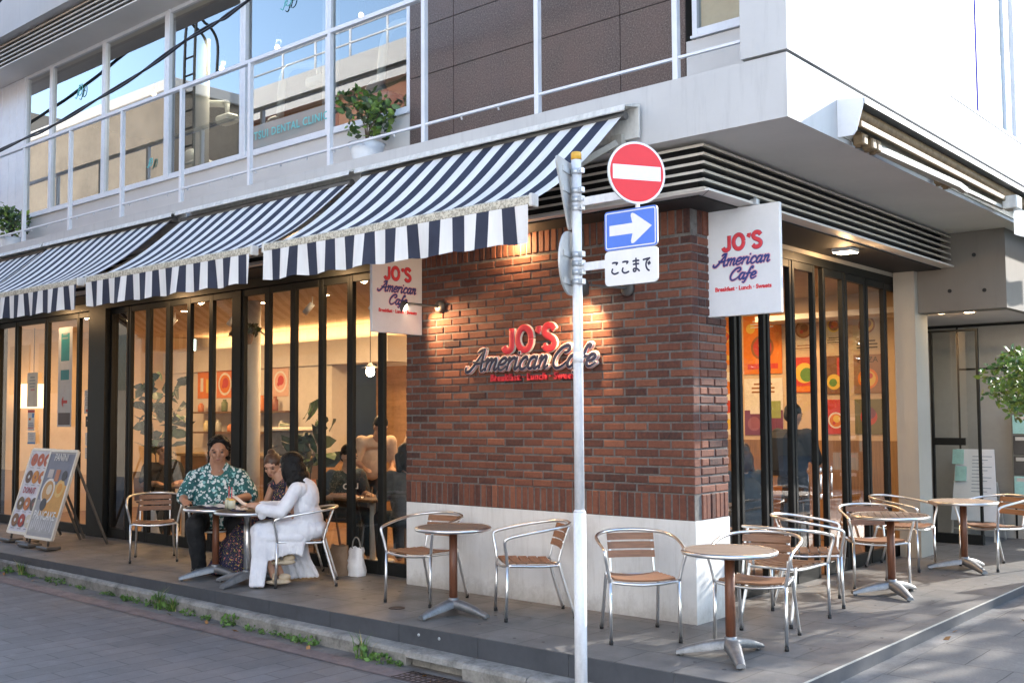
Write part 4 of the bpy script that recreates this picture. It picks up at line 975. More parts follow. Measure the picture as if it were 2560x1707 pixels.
foodp('orange dish poster with a white plate behind the seated man', -11.9, -11.4, 1.97, 2.46, 3.64, (.75, .24, .1), food(0, 0, .4, WH, OR, RD))
foodp('pale dish poster with a pink plate beside the inside column', -10.28, -9.85, 1.97, 2.46, 3.64, (.7, .45, .35), food(0, 0, .42, WH, (.75, .4, .3), RD))
foodp('orange dish poster with two glasses left of the white plate poster', -12.5, -12.05, 1.97, 2.46, 3.64, OR, [('box', -.2, 0, .2, .5, WH), ('box', .2, -.05, .2, .5, YE)])
# indoor tables, chairs and plants
def inner_table(x, y, label):
    t = thing('cafe_table', label, 'table', (x, y, 0)); m = MB(); m.bevbox(x-.33, y-.3, .69, x+.33, y+.3, .72, .006); m.build('tabletop', 'room_dark', t)
    m = MB(); m.tube([(x, y, .03), (x, y, .69)], .035, 10); m.lathe([(.25, .006), (.24, .025), (.05, .035)], (x, y, 0), 20); m.build('column', 'room_white', t); return t
def inner_chair(x, y, deg, label, m_='orange_chair'):
    t = thing('cafe_chair', label, 'chair', (x, y, 0), R(deg), local=True); m = MB()
    rows = [[(-.2-.06*(j/5)**1.5-.05*math.cos(k*.45), .21*math.sin(k*.45)*1.0, .47+.4*j/5) for k in range(-3, 4)] for j in range(6)]; m.ngrid(rows); m.ngrid([[(a-.012, b, c) for a, b, c in r] for r in rows]); m.build('backrest', m_, t)
    m = MB(); m.bevbox(-.2, -.2, .44, .2, .2, .465, .01); m.build('seat', m_, t)
    for sx in (-1, 1):
        for sy in (-1, 1): m = MB(); m.tube([(.21*sx, .2*sy, .006), (.16*sx, .16*sy, .44)], .014, 6); m.build('leg', 'room_dark', t)
mat('orange_chair', (.62, .2, .045), .4, var=.08)
inner_chair(-5.55, .78, 0, 'orange cafe chair behind the woman in white')
inner_chair(-4.12, .85, 180, 'dark chair under the inside guest at the brick edge', 'room_dark'); inner_chair(-9.15, .85, 0, 'wooden chair under the inside guest in black', 'room_dark')
inner_table(-4.62, .82, 'inside table with a glass between two guests at the left doors'); inner_table(-8.45, .85, 'inside table in front of the guest in black'); inner_table(-1.35, 2.2, 'inside table near the right doors')
inner_chair(-1.0, 2.75, -100, 'orange chair under the guest at the right doors')
m = MB(); m.lathe([(.032, 0), (.038, .12), (.035, .12), (.03, .008), (0, .008)], (-4.6, .75, .721), 14); tag(m.build('glass_tumbler', 'jar_glass'), 'clear tumbler on the inside table by the brick edge', 'glass')
m = MB(); m.ngrid([[(-4.8+.05*i, .62+.03*j, .724+.012*math.sin(i*2+j*3)) for i in range(5)] for j in range(4)]); tag(m.build('napkin', 'sign_white'), 'crumpled white napkin on the inside table', 'napkin')

def leaves(mb, c, r, n, size, rnd_=random, upb=.2, flat=1.0, mats=3):
    for i in range(n):
        while True:
            p = Vector((rnd_.uniform(-1, 1), rnd_.uniform(-1, 1), rnd_.uniform(-1, 1)))
            if .25 < p.length < 1: break
        p = Vector((p.x*r[0], p.y*r[1], p.z*r[2]))+Vector(c); d = Vector((rnd_.gauss(0, 1), rnd_.gauss(0, 1), rnd_.gauss(upb, .6))).normalized(); n_ = d.orthogonal().normalized(); q = Matrix.Rotation(rnd_.uniform(0, 6.28), 3, d); n_ = q @ n_; s = d.cross(n_)
        L = size*rnd_.uniform(.6, 1.3); w = L*.28; mb.cur = rnd_.randrange(mats)
        mb.add([p, p+d*L*.35+s*w+n_*L*.05, p+d*L*.7+s*w*.8, p+d*L-n_*L*.12, p+d*L*.7-s*w*.8, p+d*L*.35-s*w+n_*L*.05], [(0, 1, 2, 5), (2, 3, 4, 5)])
    mb.cur = 0
LM = ['leaf', 'leaf_light', 'leaf_dark']
def potted(name, label, x, y, z, pot_r, pot_h, h, spread, n, size, mats=LM, potm='pot', seed=1, ribs=0, k=1.0):
    q = random.Random(seed); t = thing(name, label, 'plant', (x, y, z)); m = MB(); pr = [(pot_r*.72, 0)]
    for i in range(9): f = i/8; pr.append((pot_r*(.72+.28*f)+(.004 if ribs and i % 2 else 0), pot_h*f))
    pr += [(pot_r*1.04, pot_h), (pot_r*.92, pot_h), (pot_r*.9, pot_h*.9), (0, pot_h*.9)]; m.lathe(pr, (x, y, z), 24); m.build('pot', potm, t)
    b = MB(); f = MB()
    for i in range(6):
        a = q.uniform(0, 6.28); e = Vector((x+spread*.6*math.cos(a), y+spread*.6*math.sin(a), z+pot_h+h*q.uniform(.4, .85))); b.tube(spline([(x, y, z+pot_h*.85), (x+(e.x-x)*.2, y+(e.y-y)*.2, z+pot_h+(e.z-z-pot_h)*.5), e], 4), [.009-.0007*j for j in range(9)], 5)
        leaves(f, e, (spread*.5, spread*.5, h*.3), int(n/9), size, q)
    leaves(f, (x, y, z+pot_h+h*.5), (spread*.8, spread*.8, h*.45), int(n/3), size, q)
    b.build('stem', 'bark', t); f.build('foliage', mats, t)
potted('potted_plant', 'small bushy ficus in a white ribbed pot on the balcony edge', -3.43, -.33, 4.073, .175, .2, .52, .29, 330, .085, seed=4, ribs=1)
potted('potted_plant', 'potted shrub at the left end of the balcony', -11.15, -.33, 4.073, .17, .17, .46, .34, 420, .085, seed=5)
potted('potted_plant', 'tall dark leafy plant inside the middle left doors', -9.35, .98, .006, .18, .35, 1.95, .3, 100, .24, ['leaf_dark', 'leaf_dark', 'leaf'], 'room_dark', 6)
potted('potted_plant', 'broad leaved indoor plant behind the woman in white', -6.3, 1.25, .006, .18, .4, 1.35, .28, 48, .27, ['leaf_dark', 'leaf', 'leaf_dark'], 'room_dark', 8)
potted('hanging_plant', 'small trailing plant high inside above the column', -7.0, .8, 2.55, .1, .12, .1, .22, 150, .09, ['leaf_dark', 'leaf', 'leaf_dark'], 'room_dark', 9)

# ================================================================== PEOPLE
mat('skin', (.52, .29, .19), .5, var=.08, scale=14); mat('skin_tan', (.4, .2, .12), .5, var=.08, scale=14)
mat('hair_black', (.008, .0075, .0075), .5, var=.3, scale=30, spec=.3)
def hair_mat(name, c, curl):
    b = NB(name); v = b.coord('pos'); n = b.noise(v, 1, 4, .6, (90, 90, 9) if not curl else (70, 70, 70)); b.base(b.ramp(n, [(.35, tuple(x*.5 for x in c)), (.7, tuple(x*1.6 for x in c))])); b.b.inputs['Roughness'].default_value = .45; b.b.inputs['Specular IOR Level'].default_value = .22; b.bump(n, .8, .012); MAT[name] = b.m
hair_mat('hair_bob', (.006, .0055, .0055), False); hair_mat('hair_curly', (.007, .006, .0055), True)
mat('hair_brown', (.07, .035, .02), .4, var=.3, scale=30)
mat('cloth_black', (.012, .013, .015), .8, var=.3, scale=10); mat('cloth_dark', (.03, .045, .055), .8, var=.2); mat('cloth_grey', (.1, .1, .1), .8, var=.2); mat('cloth_peach', (.66, .48, .34), .8, var=.08)
mat('shoe_black', (.012, .012, .012), .4); mat('sandal', (.55, .44, .3), .6, var=.15); mat('eye_dark', (.02, .012, .01), .3); mat('lip', (.3, .1, .08), .5)
def cloth_white():
    b = NB('cloth_white'); v = b.coord('pos'); w = b.n('TexVoronoi'); w.inputs['Scale'].default_value = 22; b.l(v, w.inputs['Vector']); n = b.noise(v, 9, 3)
    b.base(b.ramp(n, [(.3, (.7, .7, .74)), (.7, (.82, .82, .84))])); b.b.inputs['Roughness'].default_value = .85
    b.bump(b.math('ADD', b.math('MULTIPLY', w.outputs['Distance'], .25), b.noise(v, 13, 3, .5, (1.6, 1.6, .45))), .55, .022); MAT['cloth_white'] = b.m
cloth_white()
def floral(name, ground, blobs, scale, dens):
    b = NB(name); v = b.coord('pos'); n = b.n('TexNoise'); n.inputs['Scale'].default_value = scale*.8; n.inputs['Detail'].default_value = 2; b.l(v, n.inputs['Vector'])
    wv = b.n('VectorMath', operation='MULTIPLY_ADD'); b.l(n.outputs['Color'], wv.inputs[0]); wv.inputs[1].default_value = (.05, .05, .05); b.l(v, wv.inputs[2])
    col = b.ramp(b.noise(v, scale*.5, 3), [(.35, ground[0]), (.65, ground[1])])
    for i, (c, sc, th) in enumerate(blobs):
        mp = b.n('Mapping'); mp.inputs['Location'].default_value = (i*3.1, i*1.7, i*.9); b.l(wv.outputs[0], mp.inputs[0])
        vo = b.n('TexVoronoi'); vo.inputs['Scale'].default_value = scale*sc; b.l(mp.outputs[0], vo.inputs['Vector'])
        nz = b.noise(mp.outputs[0], scale*sc*1.6, 2)
        k = b.math('LESS_THAN', b.math('ADD', vo.outputs['Distance'], b.math('MULTIPLY', nz, .5)), th)
        col = b.mix(k, col, c)
    b.base(col); b.b.inputs['Roughness'].default_value = .8; MAT[name] = b.m
floral('aloha_cloth', ((.012, .07, .075), (.03, .15, .145)), [((.25, .48, .47), .9, .54), ((.6, .66, .63), 1.0, .6), ((.72, .74, .71), 1.3, .54), ((.012, .03, .06), 1.7, .36)], 20, 1)
floral('flower_cloth', ((.012, .014, .045), (.025, .025, .06)), [((.6, .2, .17), .75, .48), ((.6, .5, .06), 1.0, .45), ((.1, .16, .03), 1.2, .42), ((.55, .3, .3), 1.5, .38)], 42, 1)

class Fig:
    """one figure in its own frame: x forward, y to the figure's left, z up from the floor; grown into smooth skins"""
    def __init__(s, name, label, x, y, deg, vox=.008, z=0):
        s.root = thing(name, label, 'person', (x, y, z)); a = R(deg); s.M = Matrix.Translation((x, y, z)) @ Matrix.Rotation(a, 4, 'Z'); s.vox = vox
    def skin(s, name, m, parts, vox=None, smooth=4, disp=0, dscale=.12):
        mb = MB()
        for p in parts:
            if p[0] == 'e': mb.ell(p[1], p[2], 16, 12, p[3] if len(p) > 3 else None)
            else:
                pts, rr = p[1], p[2]
                for q, r_ in zip(pts, rr): mb.ell(q, (r_, r_, r_), 14, 10)
                for i in range(len(pts)-1): mb.tube([pts[i], pts[i+1]], [rr[i], rr[i+1]], 14)
        mb.v = [tuple(s.M @ Vector(v)) for v in mb.v]
        o = mb.build(name, m, s.root)
        md = o.modifiers.new('grow', 'REMESH'); md.mode = 'VOXEL'; md.voxel_size = vox or s.vox; md.use_smooth_shade = True
        sm = o.modifiers.new('soft', 'SMOOTH'); sm.iterations = smooth; sm.factor = .5
        if disp:
            tx = bpy.data.textures.new(name+'_folds', 'CLOUDS'); tx.noise_scale = dscale; tx.noise_depth = 2
            d = o.modifiers.new('folds', 'DISPLACE'); d.texture = tx; d.strength = disp; d.mid_level = .5; d.texture_coords = 'GLOBAL'
        return o
    def put(s, name, m, mb):
        mb.v = [tuple(s.M @ Vector(v)) for v in mb.v]; return mb.build(name, m, s.root)
def head_parts(c, tilt=0, turn=0, k=1.0):
    Q = Matrix.Rotation(R(turn), 3, 'Z') @ Matrix.Rotation(R(tilt), 3, 'Y')
    c = Vector(c); f = lambda x, y, z: tuple(c+Q @ Vector((x*k, y*k, z*k)))
    return Q, f, [('e', f(0, 0, .015), (.098*k, .078*k, .105*k), Q), ('e', f(.028, 0, -.055), (.066*k, .058*k, .062*k), Q), ('e', f(.05, 0, -.085), (.036*k, .036*k, .026*k), Q),
                  ('c', [f(.088, 0, .018), f(.112, 0, -.022)], [.011*k, .016*k]), ('e', f(-.005, .077*k/k, -.012), (.022*k, .011*k, .032*k), Q), ('e', f(-.005, -.077, -.012), (.022*k, .011*k, .032*k), Q),
                  ('c', [f(.082, .05, .035), f(.09, .015, .036)], [.011*k, .011*k]), ('c', [f(.082, -.05, .035), f(.09, -.015, .036)], [.011*k, .011*k]), ('e', f(.08, .0, -.058), (.018*k, .026*k, .014*k), Q), ('e', f(.068, .04, -.02), (.024*k, .022*k, .024*k), Q), ('e', f(.068, -.04, -.02), (.024*k, .022*k, .024*k), Q)]
def face_bits(F, f, Q, k=1.0):
    m = MB()
    for y in (.034, -.034): m.ell(f(.089, y, .012), (.009*k, .014*k, .008*k), 10, 8, Q)
    F.put('eyes', 'eye_dark', m); m = MB(); m.ell(f(.096, 0, -.056), (.006*k, .022*k, .006*k), 10, 8, Q); F.put('mouth', 'lip', m)
    m = MB()
    for y in (.036, -.036): m.tube([f(.088, y-.018, .036), f(.094, y, .04), f(.085, y+.02, .036)], .004*k, 6)
    F.put('eyebrows', 'hair_black', m)
def hand_parts(wr, d, up, side, k=1.0, curl=.5):
    """palm, four unequal bent fingers and a thumb leaving the palm's side"""
    wr, d, up = Vector(wr), Vector(d).normalized(), Vector(up).normalized(); s = d.cross(up).normalized()*side; up = s.cross(d).normalized()*side if side > 0 else d.cross(s).normalized()
    if up.z < 0: up = -up
    out = [('c', [tuple(wr), tuple(wr+d*.035*k)], [.024*k, .027*k])]
    for i, (o, L) in enumerate(((-.028, .066), (-.009, .076), (.01, .07), (.028, .054))):
        b = wr+d*.075*k+s*o*k; out.append(('c', [tuple(wr+d*.025*k+s*o*.8*k), tuple(b)], [.017*k, .0125*k]))
        m = b+d*L*.5*k*(1-curl*.25)-up*L*.25*curl*k; e = m+d*L*.5*k*(1-curl*.7)-up*L*.45*curl*k; out.append(('c', [tuple(b), tuple(m), tuple(e)], [.0105*k, .0095*k, .008*k]))
    t0 = wr+d*.02*k-s*.022*k; t1 = t0+d*.035*k-s*.028*k-up*.008*k; t2 = t1+d*.032*k-s*.006*k-up*.01*k; out.append(('c', [tuple(t0), tuple(t1), tuple(t2)], [.017*k, .0125*k, .0095*k]))
    return out
V3 = Vector
def arm_parts(sh, el, wr, k=1.0): return [('c', [sh, el, wr], [.055*k, .045*k, .029*k])]

# --- man in the floral shirt
F = Fig('person', 'man in a green and white floral shirt and black trousers sitting at the round table', -5.5, -.6, -35, .0075)
Q, f, hp = head_parts((.1, .01, 1.25), 8, -2, 1.12)
sl, sr = (.05, .23, .985), (.05, -.23, .985); el, er = (.12, .34, .78), (.1, -.34, .775); wl, wr = (.36, .17, .765), (.33, -.33, .765)
body = hp+[('c', [(.05, 0, 1.0), (.085, 0, 1.17)], [.095, .082]), ('e', (.03, 0, .75), (.17, .23, .3)), ('c', [(.04, -.2, .99), (.04, .2, .99)], [.07, .07])]
body += arm_parts(sl, el, wl, 1.15)+arm_parts(sr, er, wr, 1.15)+hand_parts(wl, (.85, -.6, -.05), (0, 0, 1), -1, 1.05, .45)+hand_parts(wr, (1, .25, -.12), (0, 0, 1), 1, 1.05, .5)
body += [('c', [(0, .13, .55), (.43, .19, .5), (.3, .15, .1)], [.1, .06, .04]), ('c', [(0, -.13, .55), (.43, -.2, .5), (.28, -.16, .1)], [.1, .06, .04])]
F.skin('body', 'skin_tan', body, smooth=3)
face_bits(F, f, Q, 1.12)
o = F.skin('shirt', 'aloha_cloth', [('e', (.0, 0, .62), (.21, .26, .18)), ('e', (.02, 0, .76), (.205, .265, .26)), ('e', (.02, 0, .9), (.165, .245, .17)), ('c', [(.04, -.06, 1.06), (.04, -.2, .99)], [.075, .085]), ('c', [(.04, .06, 1.06), (.04, .2, .99)], [.075, .085]), ('c', [(.05, -.05, 1.07), (.05, .05, 1.07)], [.08, .08]),
    ('c', [sl, (.08, .3, .86), (.1, .335, .79)], [.088, .092, .088]), ('c', [sr, (.075, -.3, .86), (.09, -.335, .79)], [.088, .092, .088]), ('c', [(.17, -.12, .52), (.17, .12, .52)], [.075, .075])], smooth=3, disp=.02, dscale=.11)
m = MB()
for s in (1, -1): m.prism([(0, 0), (.09, .02), (.1, .055), (.02, .06)], (.145, .012*s, 1.05), (-.25, s, .12), (-.35*s*s, .1*s, 1), .006)
F.put('collar', 'aloha_cloth', m)
F.skin('trousers', 'cloth_black', [('e', (.0, 0, .53), (.2, .24, .13)), ('c', [(.0, .13, .54), (.43, .2, .515), (.31, .16, .09)], [.125, .098, .075]), ('c', [(.0, -.13, .54), (.43, -.215, .515), (.28, -.17, .09)], [.125, .1, .075])], smooth=3, disp=.025, dscale=.1)
for s in (1, -1): F.skin('shoe', 'shoe_black', [('e', (.34, .165*s, .045), (.13, .05, .04)), ('e', (.26, .165*s, .06), (.06, .045, .05))], smooth=3)
q = random.Random(5); hr = [('e', f(-.036, 0, .058), (.115, .106, .102), Q), ('e', f(-.06, 0, -.01), (.08, .1, .1), Q), ('e', f(.012, 0, .113), (.055, .08, .036), Q)]
for i in range(150):
    a, b = q.uniform(-2.6, 2.6), q.uniform(.0, 1.5); p = (-.02+.115*math.cos(a+math.pi)*math.cos(b), .1*math.sin(a)*math.cos(b), .04+.108*math.sin(b))
    if p[0] > .045 and p[2] < .108: continue
    z_ = q.uniform(.012, .021); hr.append(('e', f(*p), (z_, z_, z_)))
for i in range(40): hr.append(('e', f(q.uniform(-.12, -.015), q.choice((-1, 1))*q.uniform(.075, .1), q.uniform(-.1, .03)), (.017, .014, .02)))
F.skin('hair', 'hair_curly', hr, smooth=1)

# --- woman in the floral dress
F = Fig('person', 'woman with tied brown hair in a dark floral dress sitting behind the jars', -4.78, -.24, -96, .007)
Q, f, hp = head_parts((.14, -.05, 1.11), 26, 38, 1.0)
sl, sr = (.06, .165, .91), (.06, -.165, .91); el, er = (.13, .22, .67), (.13, -.22, .67); wl, wr = (.33, .06, .615), (.33, -.07, .615)
body = hp+[('c', [(.05, 0, .9), (.11, -.03, 1.05)], [.062, .052]), ('e', (.03, 0, .72), (.1, .15, .24)), ('c', [(.06, -.14, .91), (.06, .14, .91)], [.05, .05])]+arm_parts(sl, el, wl, .8)+arm_parts(sr, er, wr, .8)
body += hand_parts(wl, (.8, -.6, -.1), (0, 0, 1), -1, .9, .5)+hand_parts(wr, (.8, .6, -.1), (0, 0, 1), 1, .9, .5)+[('c', [(.0, .1, .5), (.42, .0, .47), (.4, -.05, .08)], [.07, .05, .035]), ('c', [(.0, -.1, .5), (.42, -.16, .47), (.42, -.2, .08)], [.07, .05, .035])]
F.skin('body', 'skin', body, smooth=3); face_bits(F, f, Q, 1.0)
sk = [('e', (.02, 0, .74), (.13, .17, .2)), ('c', [(.055, -.13, .91), (.055, .13, .91)], [.066, .066]), ('e', (0, 0, .53), (.17, .19, .12)), ('c', [(.0, .1, .52), (.42, .02, .5)], [.115, .085]), ('c', [(0, -.1, .52), (.42, -.16, .5)], [.115, .085])]
for i in range(17):
    a = -2.0+4.0*i/16; sk.append(('c', [(.4+.08*math.cos(a), -.07+.17*math.sin(a), .47), (.42+.17*math.cos(a), -.18+.27*math.sin(a), .25), (.44+.24*math.cos(a), -.26+.33*math.sin(a), .05)], [.06, .045, .026 if i % 2 else .04]))
for s in (1, -1): sk.append(('c', [(.06, .14*s, .93), (.08, .2*s, .9)], [.04, .03]))
F.skin('dress', 'flower_cloth', sk, smooth=3, disp=.014, dscale=.08)
for s in (1, -1): F.skin('shoe', 'shoe_black', [('e', (.52, .1*s-.3, .04), (.12, .04, .035)), ('e', (.45, .1*s-.3, .06), (.05, .04, .05))], smooth=3)
F.skin('hair', 'hair_brown', [('e', f(-.02, 0, .042), (.108, .088, .094), Q), ('e', f(-.05, 0, -.01), (.07, .082, .085), Q), ('e', f(-.07, -.02, .115), (.042, .045, .04), Q)], smooth=2, disp=.006, dscale=.015)

# --- woman in white
F = Fig('person', 'woman with a black bob in a long white dress holding a sheet of paper', -3.985, -.615, -131.3, .007)
Q, f, hp = head_parts((.15, -.02, 1.14), 12, -14, 1.0)
sl, sr = (.08, .17, .925), (.08, -.17, .925); el, er = (.22, .26, .715), (.22, -.2, .73); wl, wr = (.47, .17, .765), (.5, -.05, .765)
body = hp+[('c', [(.06, 0, .92), (.12, 0, 1.06)], [.062, .052]), ('e', (.03, 0, .74), (.12, .16, .24)), ('c', [(.06, -.15, .93), (.06, .15, .93)], [.055, .055])]+arm_parts(sl, el, wl, .85)+arm_parts(sr, er, wr, .85)
body += hand_parts(wl, (1, -.25, .18), (0, 0, 1), -1, .95, .6)+hand_parts(wr, (1, .1, .05), (0, 0, 1), 1, .95, .6)+[('c', [(0, .1, .5), (.42, .1, .5), (.3, .08, .1)], [.08, .05, .034]), ('c', [(0, -.1, .5), (.42, -.1, .5), (.24, -.03, .1)], [.08, .05, .034])]
F.skin('body', 'skin', body, smooth=3); face_bits(F, f, Q, 1.0)
dr = [('e', (.01, 0, .73), (.13, .18, .26)), ('e', (-.025, 0, .62), (.145, .19, .18)), ('e', (-.015, 0, .83), (.115, .178, .18)), ('c', [(.045, -.145, .92), (.045, .145, .92)], [.068, .068]), ('c', [(.03, -.04, .965), (.03, .04, .965)], [.075, .075]), ('e', (-.02, 0, .53), (.2, .22, .12)),
      ('c', [sl, el, (.41, .195, .74)], [.07, .06, .056]), ('c', [sr, er, (.42, -.1, .745)], [.07, .06, .056]), ('c', [(.38, .2, .72), (.4, .19, .685)], [.05, .042]), ('c', [(0, .11, .53), (.43, .12, .52)], [.12, .09]), ('c', [(0, -.11, .53), (.43, -.12, .52)], [.12, .09])]
for i in range(14): y = -.18+.38*i/13; dr.append(('c', [(.44, y*.8, .5), (.455, y*.95, .27), (.465+.012*(i % 2), y*1.05, .035)], [.07, .04, .026]))
for i in range(15): x = .48-.56*i/14; dr.append(('c', [(.4-.34*i/14, -.15, .5), (.45-.45*i/14, -.17, .25), (x-.02, -.2-.014*(i % 2), .03+.02*i/14)], [.05, .032, .022]))
for i in range(6): x = .47-.1*i/5; dr.append(('c', [(.42-.05*i/5, .17, .5), (x, .2, .25), (x+.02, .22+.012*(i % 2), .035)], [.05, .03, .022]))
for z_, r_ in ((.47, .055), (.41, .04), (.36, .03)): dr.append(('c', [(.45, .17, z_), (.05, .18, z_)], [r_, r_]))
for i in range(13): x = .44-.42*i/12; dr.append(('c', [(x, .165, .5), (x+.01, .185, .4), (x+.015, .185+.01*(i % 2), .3-.03*math.sin(i*.5))], [.05, .035, .022]))
o = F.skin('dress', 'cloth_white', dr, smooth=3, disp=.014, dscale=.12)
pass
for p in ((.25, .12, .055), (.21, .1, .235)):
    F.skin('sandal', 'sandal', [('e', (p[0], p[1], p[2]-.01), (.125, .047, .026)), ('e', (p[0]-.06, p[1], p[2]+.035), (.06, .043, .035)), ('c', [(p[0]+.04, p[1]-.045, p[2]+.02), (p[0]+.04, p[1], p[2]+.06), (p[0]+.04, p[1]+.045, p[2]+.02)], [.016, .016, .016])], smooth=2)
F.skin('hair', 'hair_bob', [('e', f(-.018, 0, .04), (.116, .102, .1), Q), ('e', f(-.045, 0, -.05), (.1, .112, .12), Q), ('e', f(.005, .075, -.06), (.075, .042, .13), Q), ('e', f(.005, -.075, -.06), (.075, .042, .13), Q), ('e', f(-.055, 0, -.13), (.1, .128, .085), Q), ('e', f(-.01, .085, -.16), (.06, .045, .06), Q), ('e', f(-.07, 0, -.19), (.095, .13, .05), Q)], smooth=3, disp=.007, dscale=.018)
m = MB(); m.ngrid([[(.55+.034*i+.015*j, .0+.035*j, .765+.03*i+.006*j) for i in range(4)] for j in range(4)])
m.v = [tuple(F.M @ Vector(v)) for v in m.v]; tag(m.build('paper_sheet', 'sign_white'), 'white paper sheet held by the woman in white', 'paper')

# --- guests and staff inside
def simple_seated(label, x, y, deg, shirt, hair='hair_black', pants='cloth_dark', bob=False, lean=.05, cap=False, k=1.0, tilt=10):
    F = Fig('person', label, x, y, deg, .012)
    Q, f, hp = head_parts((.06+lean, 0, 1.17*k), tilt, 0, 1.02)
    sl, sr = (.03+lean*.7, .19, .94*k), (.03+lean*.7, -.19, .94*k); el, er = (.12, .26, .72), (.12, -.26, .72); wl, wr = (.36, .13, .74), (.36, -.13, .74)
    F.skin('body', 'skin', hp+[('c', [(.03+lean*.7, 0, .94*k), (.05+lean, 0, 1.1*k)], [.065, .055]), ('e', (.02, 0, .72), (.12, .17, .24))]+arm_parts(sl, el, wl)+arm_parts(sr, er, wr)+hand_parts(wl, (1, -.3, 0), (0, 0, 1), -1)+hand_parts(wr, (1, .3, 0), (0, 0, 1), 1)+[('c', [(0, .1, .52), (.42, .11, .5), (.4, .11, .06)], [.08, .055, .04]), ('c', [(0, -.1, .52), (.42, -.11, .5), (.4, -.11, .06)], [.08, .055, .04])], smooth=3)
    face_bits(F, f, Q, 1.02)
    F.skin('shirt', shirt, [('e', (.01, 0, .73), (.15, .2, .26)), ('c', [(.03+lean*.7, -.18, .93*k), (.03+lean*.7, .18, .93*k)], [.08, .08]), ('c', [sl, (.1, .25, .78)], [.085, .075]), ('c', [sr, (.1, -.25, .78)], [.085, .075]), ('e', (0, 0, .55), (.17, .2, .11))], disp=.015, dscale=.1)
    F.skin('trousers', pants, [('e', (0, 0, .52), (.17, .19, .1)), ('c', [(0, .1, .52), (.42, .11, .51), (.4, .11, .1)], [.1, .08, .06]), ('c', [(0, -.1, .52), (.42, -.11, .51), (.4, -.11, .1)], [.1, .08, .06])])
    h = [('e', f(-.018, 0, .05), (.105, .088, .088), Q), ('e', f(-.05, 0, -.01), (.07, .083, .085), Q)]
    if bob: h += [('e', f(-.06, 0, -.06), (.08, .1, .13), Q), ('c', [f(0, .09, 0), f(-.02, .1, -.16)], [.035, .03]), ('c', [f(0, -.09, 0), f(-.02, -.1, -.16)], [.035, .03])]
    F.skin('hair', hair, h, smooth=2)
    return F
simple_seated('guest in a black shirt sitting inside behind the empty left chair', -9.02, .85, -20, 'cloth_black')
F = simple_seated('guest in a dark printed shirt sitting inside near the orange chair', -5.15, .8, -5, 'cloth_dark', lean=.1, tilt=22)
m = MB(); 
text('CALI', .09, tuple(F.M @ V3((.2, .0, .8))), (R(90), 0, R(72)), 'sign_white', F.root, .003, .002, name='shirt_print')
simple_seated('guest with black hair sitting inside against the brick edge', -3.98, .75, 165, 'cloth_grey', bob=True, lean=.0, k=1.02)
simple_seated('guest with long dark hair sitting inside the right hand doors', -1.02, 2.72, 150, 'cloth_dark', 'hair_brown', bob=True, lean=.03, k=1.02)
def standing(label, x, y, deg, shirt, pants, lean=0, pack=False, h=1.0):
    F = Fig('person', label, x, y, deg, .012); k = h
    P_ = lambda a, b, c: (a+lean*max(0, c-.9), b, c*k-(lean*.28*max(0, c-.9)))
    Q, f, hp = head_parts(P_(.03, 0, 1.6), 12+lean*40, 0, 1.02)
    sl, sr = P_(0, .19, 1.38), P_(0, -.19, 1.38); el, er = P_(.08, .25, 1.12), P_(.08, -.25, 1.12); wl, wr = P_(.28, .18, 1.0), P_(.28, -.18, 1.0)
    F.skin('body', 'skin', hp+[('c', [P_(0, 0, 1.38), P_(.02, 0, 1.53)], [.065, .055]), ('e', P_(0, 0, 1.15), (.11, .16, .26))]+arm_parts(sl, el, wl)+arm_parts(sr, er, wr)+hand_parts(wl, (1, -.2, -.2), (0, 0, 1), -1)+hand_parts(wr, (1, .2, -.2), (0, 0, 1), 1)+[('c', [(0, .09, .9), (.02, .1, .5), (0, .1, .08)], [.09, .06, .04]), ('c', [(0, -.09, .9), (.02, -.1, .5), (0, -.1, .08)], [.09, .06, .04])], smooth=3)
    face_bits(F, f, Q)
    F.skin('shirt', shirt, [('e', P_(0, 0, 1.15), (.14, .19, .28)), ('c', [P_(0, -.18, 1.37), P_(0, .18, 1.37)], [.08, .08]), ('c', [sl, el], [.085, .07]), ('c', [sr, er], [.085, .07]), ('e', (0, 0, .93), (.14, .18, .12))], disp=.015, dscale=.1)
    F.skin('trousers', pants, [('e', (0, 0, .9), (.14, .18, .11)), ('c', [(0, .09, .88), (.02, .1, .5), (0, .1, .05)], [.1, .08, .06]), ('c', [(0, -.09, .88), (.02, -.1, .5), (0, -.1, .05)], [.1, .08, .06])])
    F.skin('hair', 'hair_black', [('e', f(-.018, 0, .05), (.105, .088, .088), Q), ('e', f(-.05, 0, -.005), (.07, .083, .085), Q)], smooth=2)
    return F
standing('waiter in a peach shirt leaning over an inside table', -5.75, 1.75, -20, 'cloth_peach', 'cloth_dark', lean=.55)
standing('staff member in a peach shirt standing inside at the brick edge', -5.15, 2.2, -60, 'cloth_peach', 'cloth_black')
F = standing('visitor in black with a backpack standing inside the right hand doors', -.98, 3.72, 80, 'cloth_black', 'cloth_black')
bp = MB(); bp.v = []; bp.bevbox(-.32, -.17, .95, -.13, .17, 1.42, .06); bp.v = [tuple(F.M @ V3(v)) for v in bp.v]
o = bp.build('backpack', 'cloth_black'); tag(o, 'black backpack worn by the visitor inside the right hand doors', 'backpack')

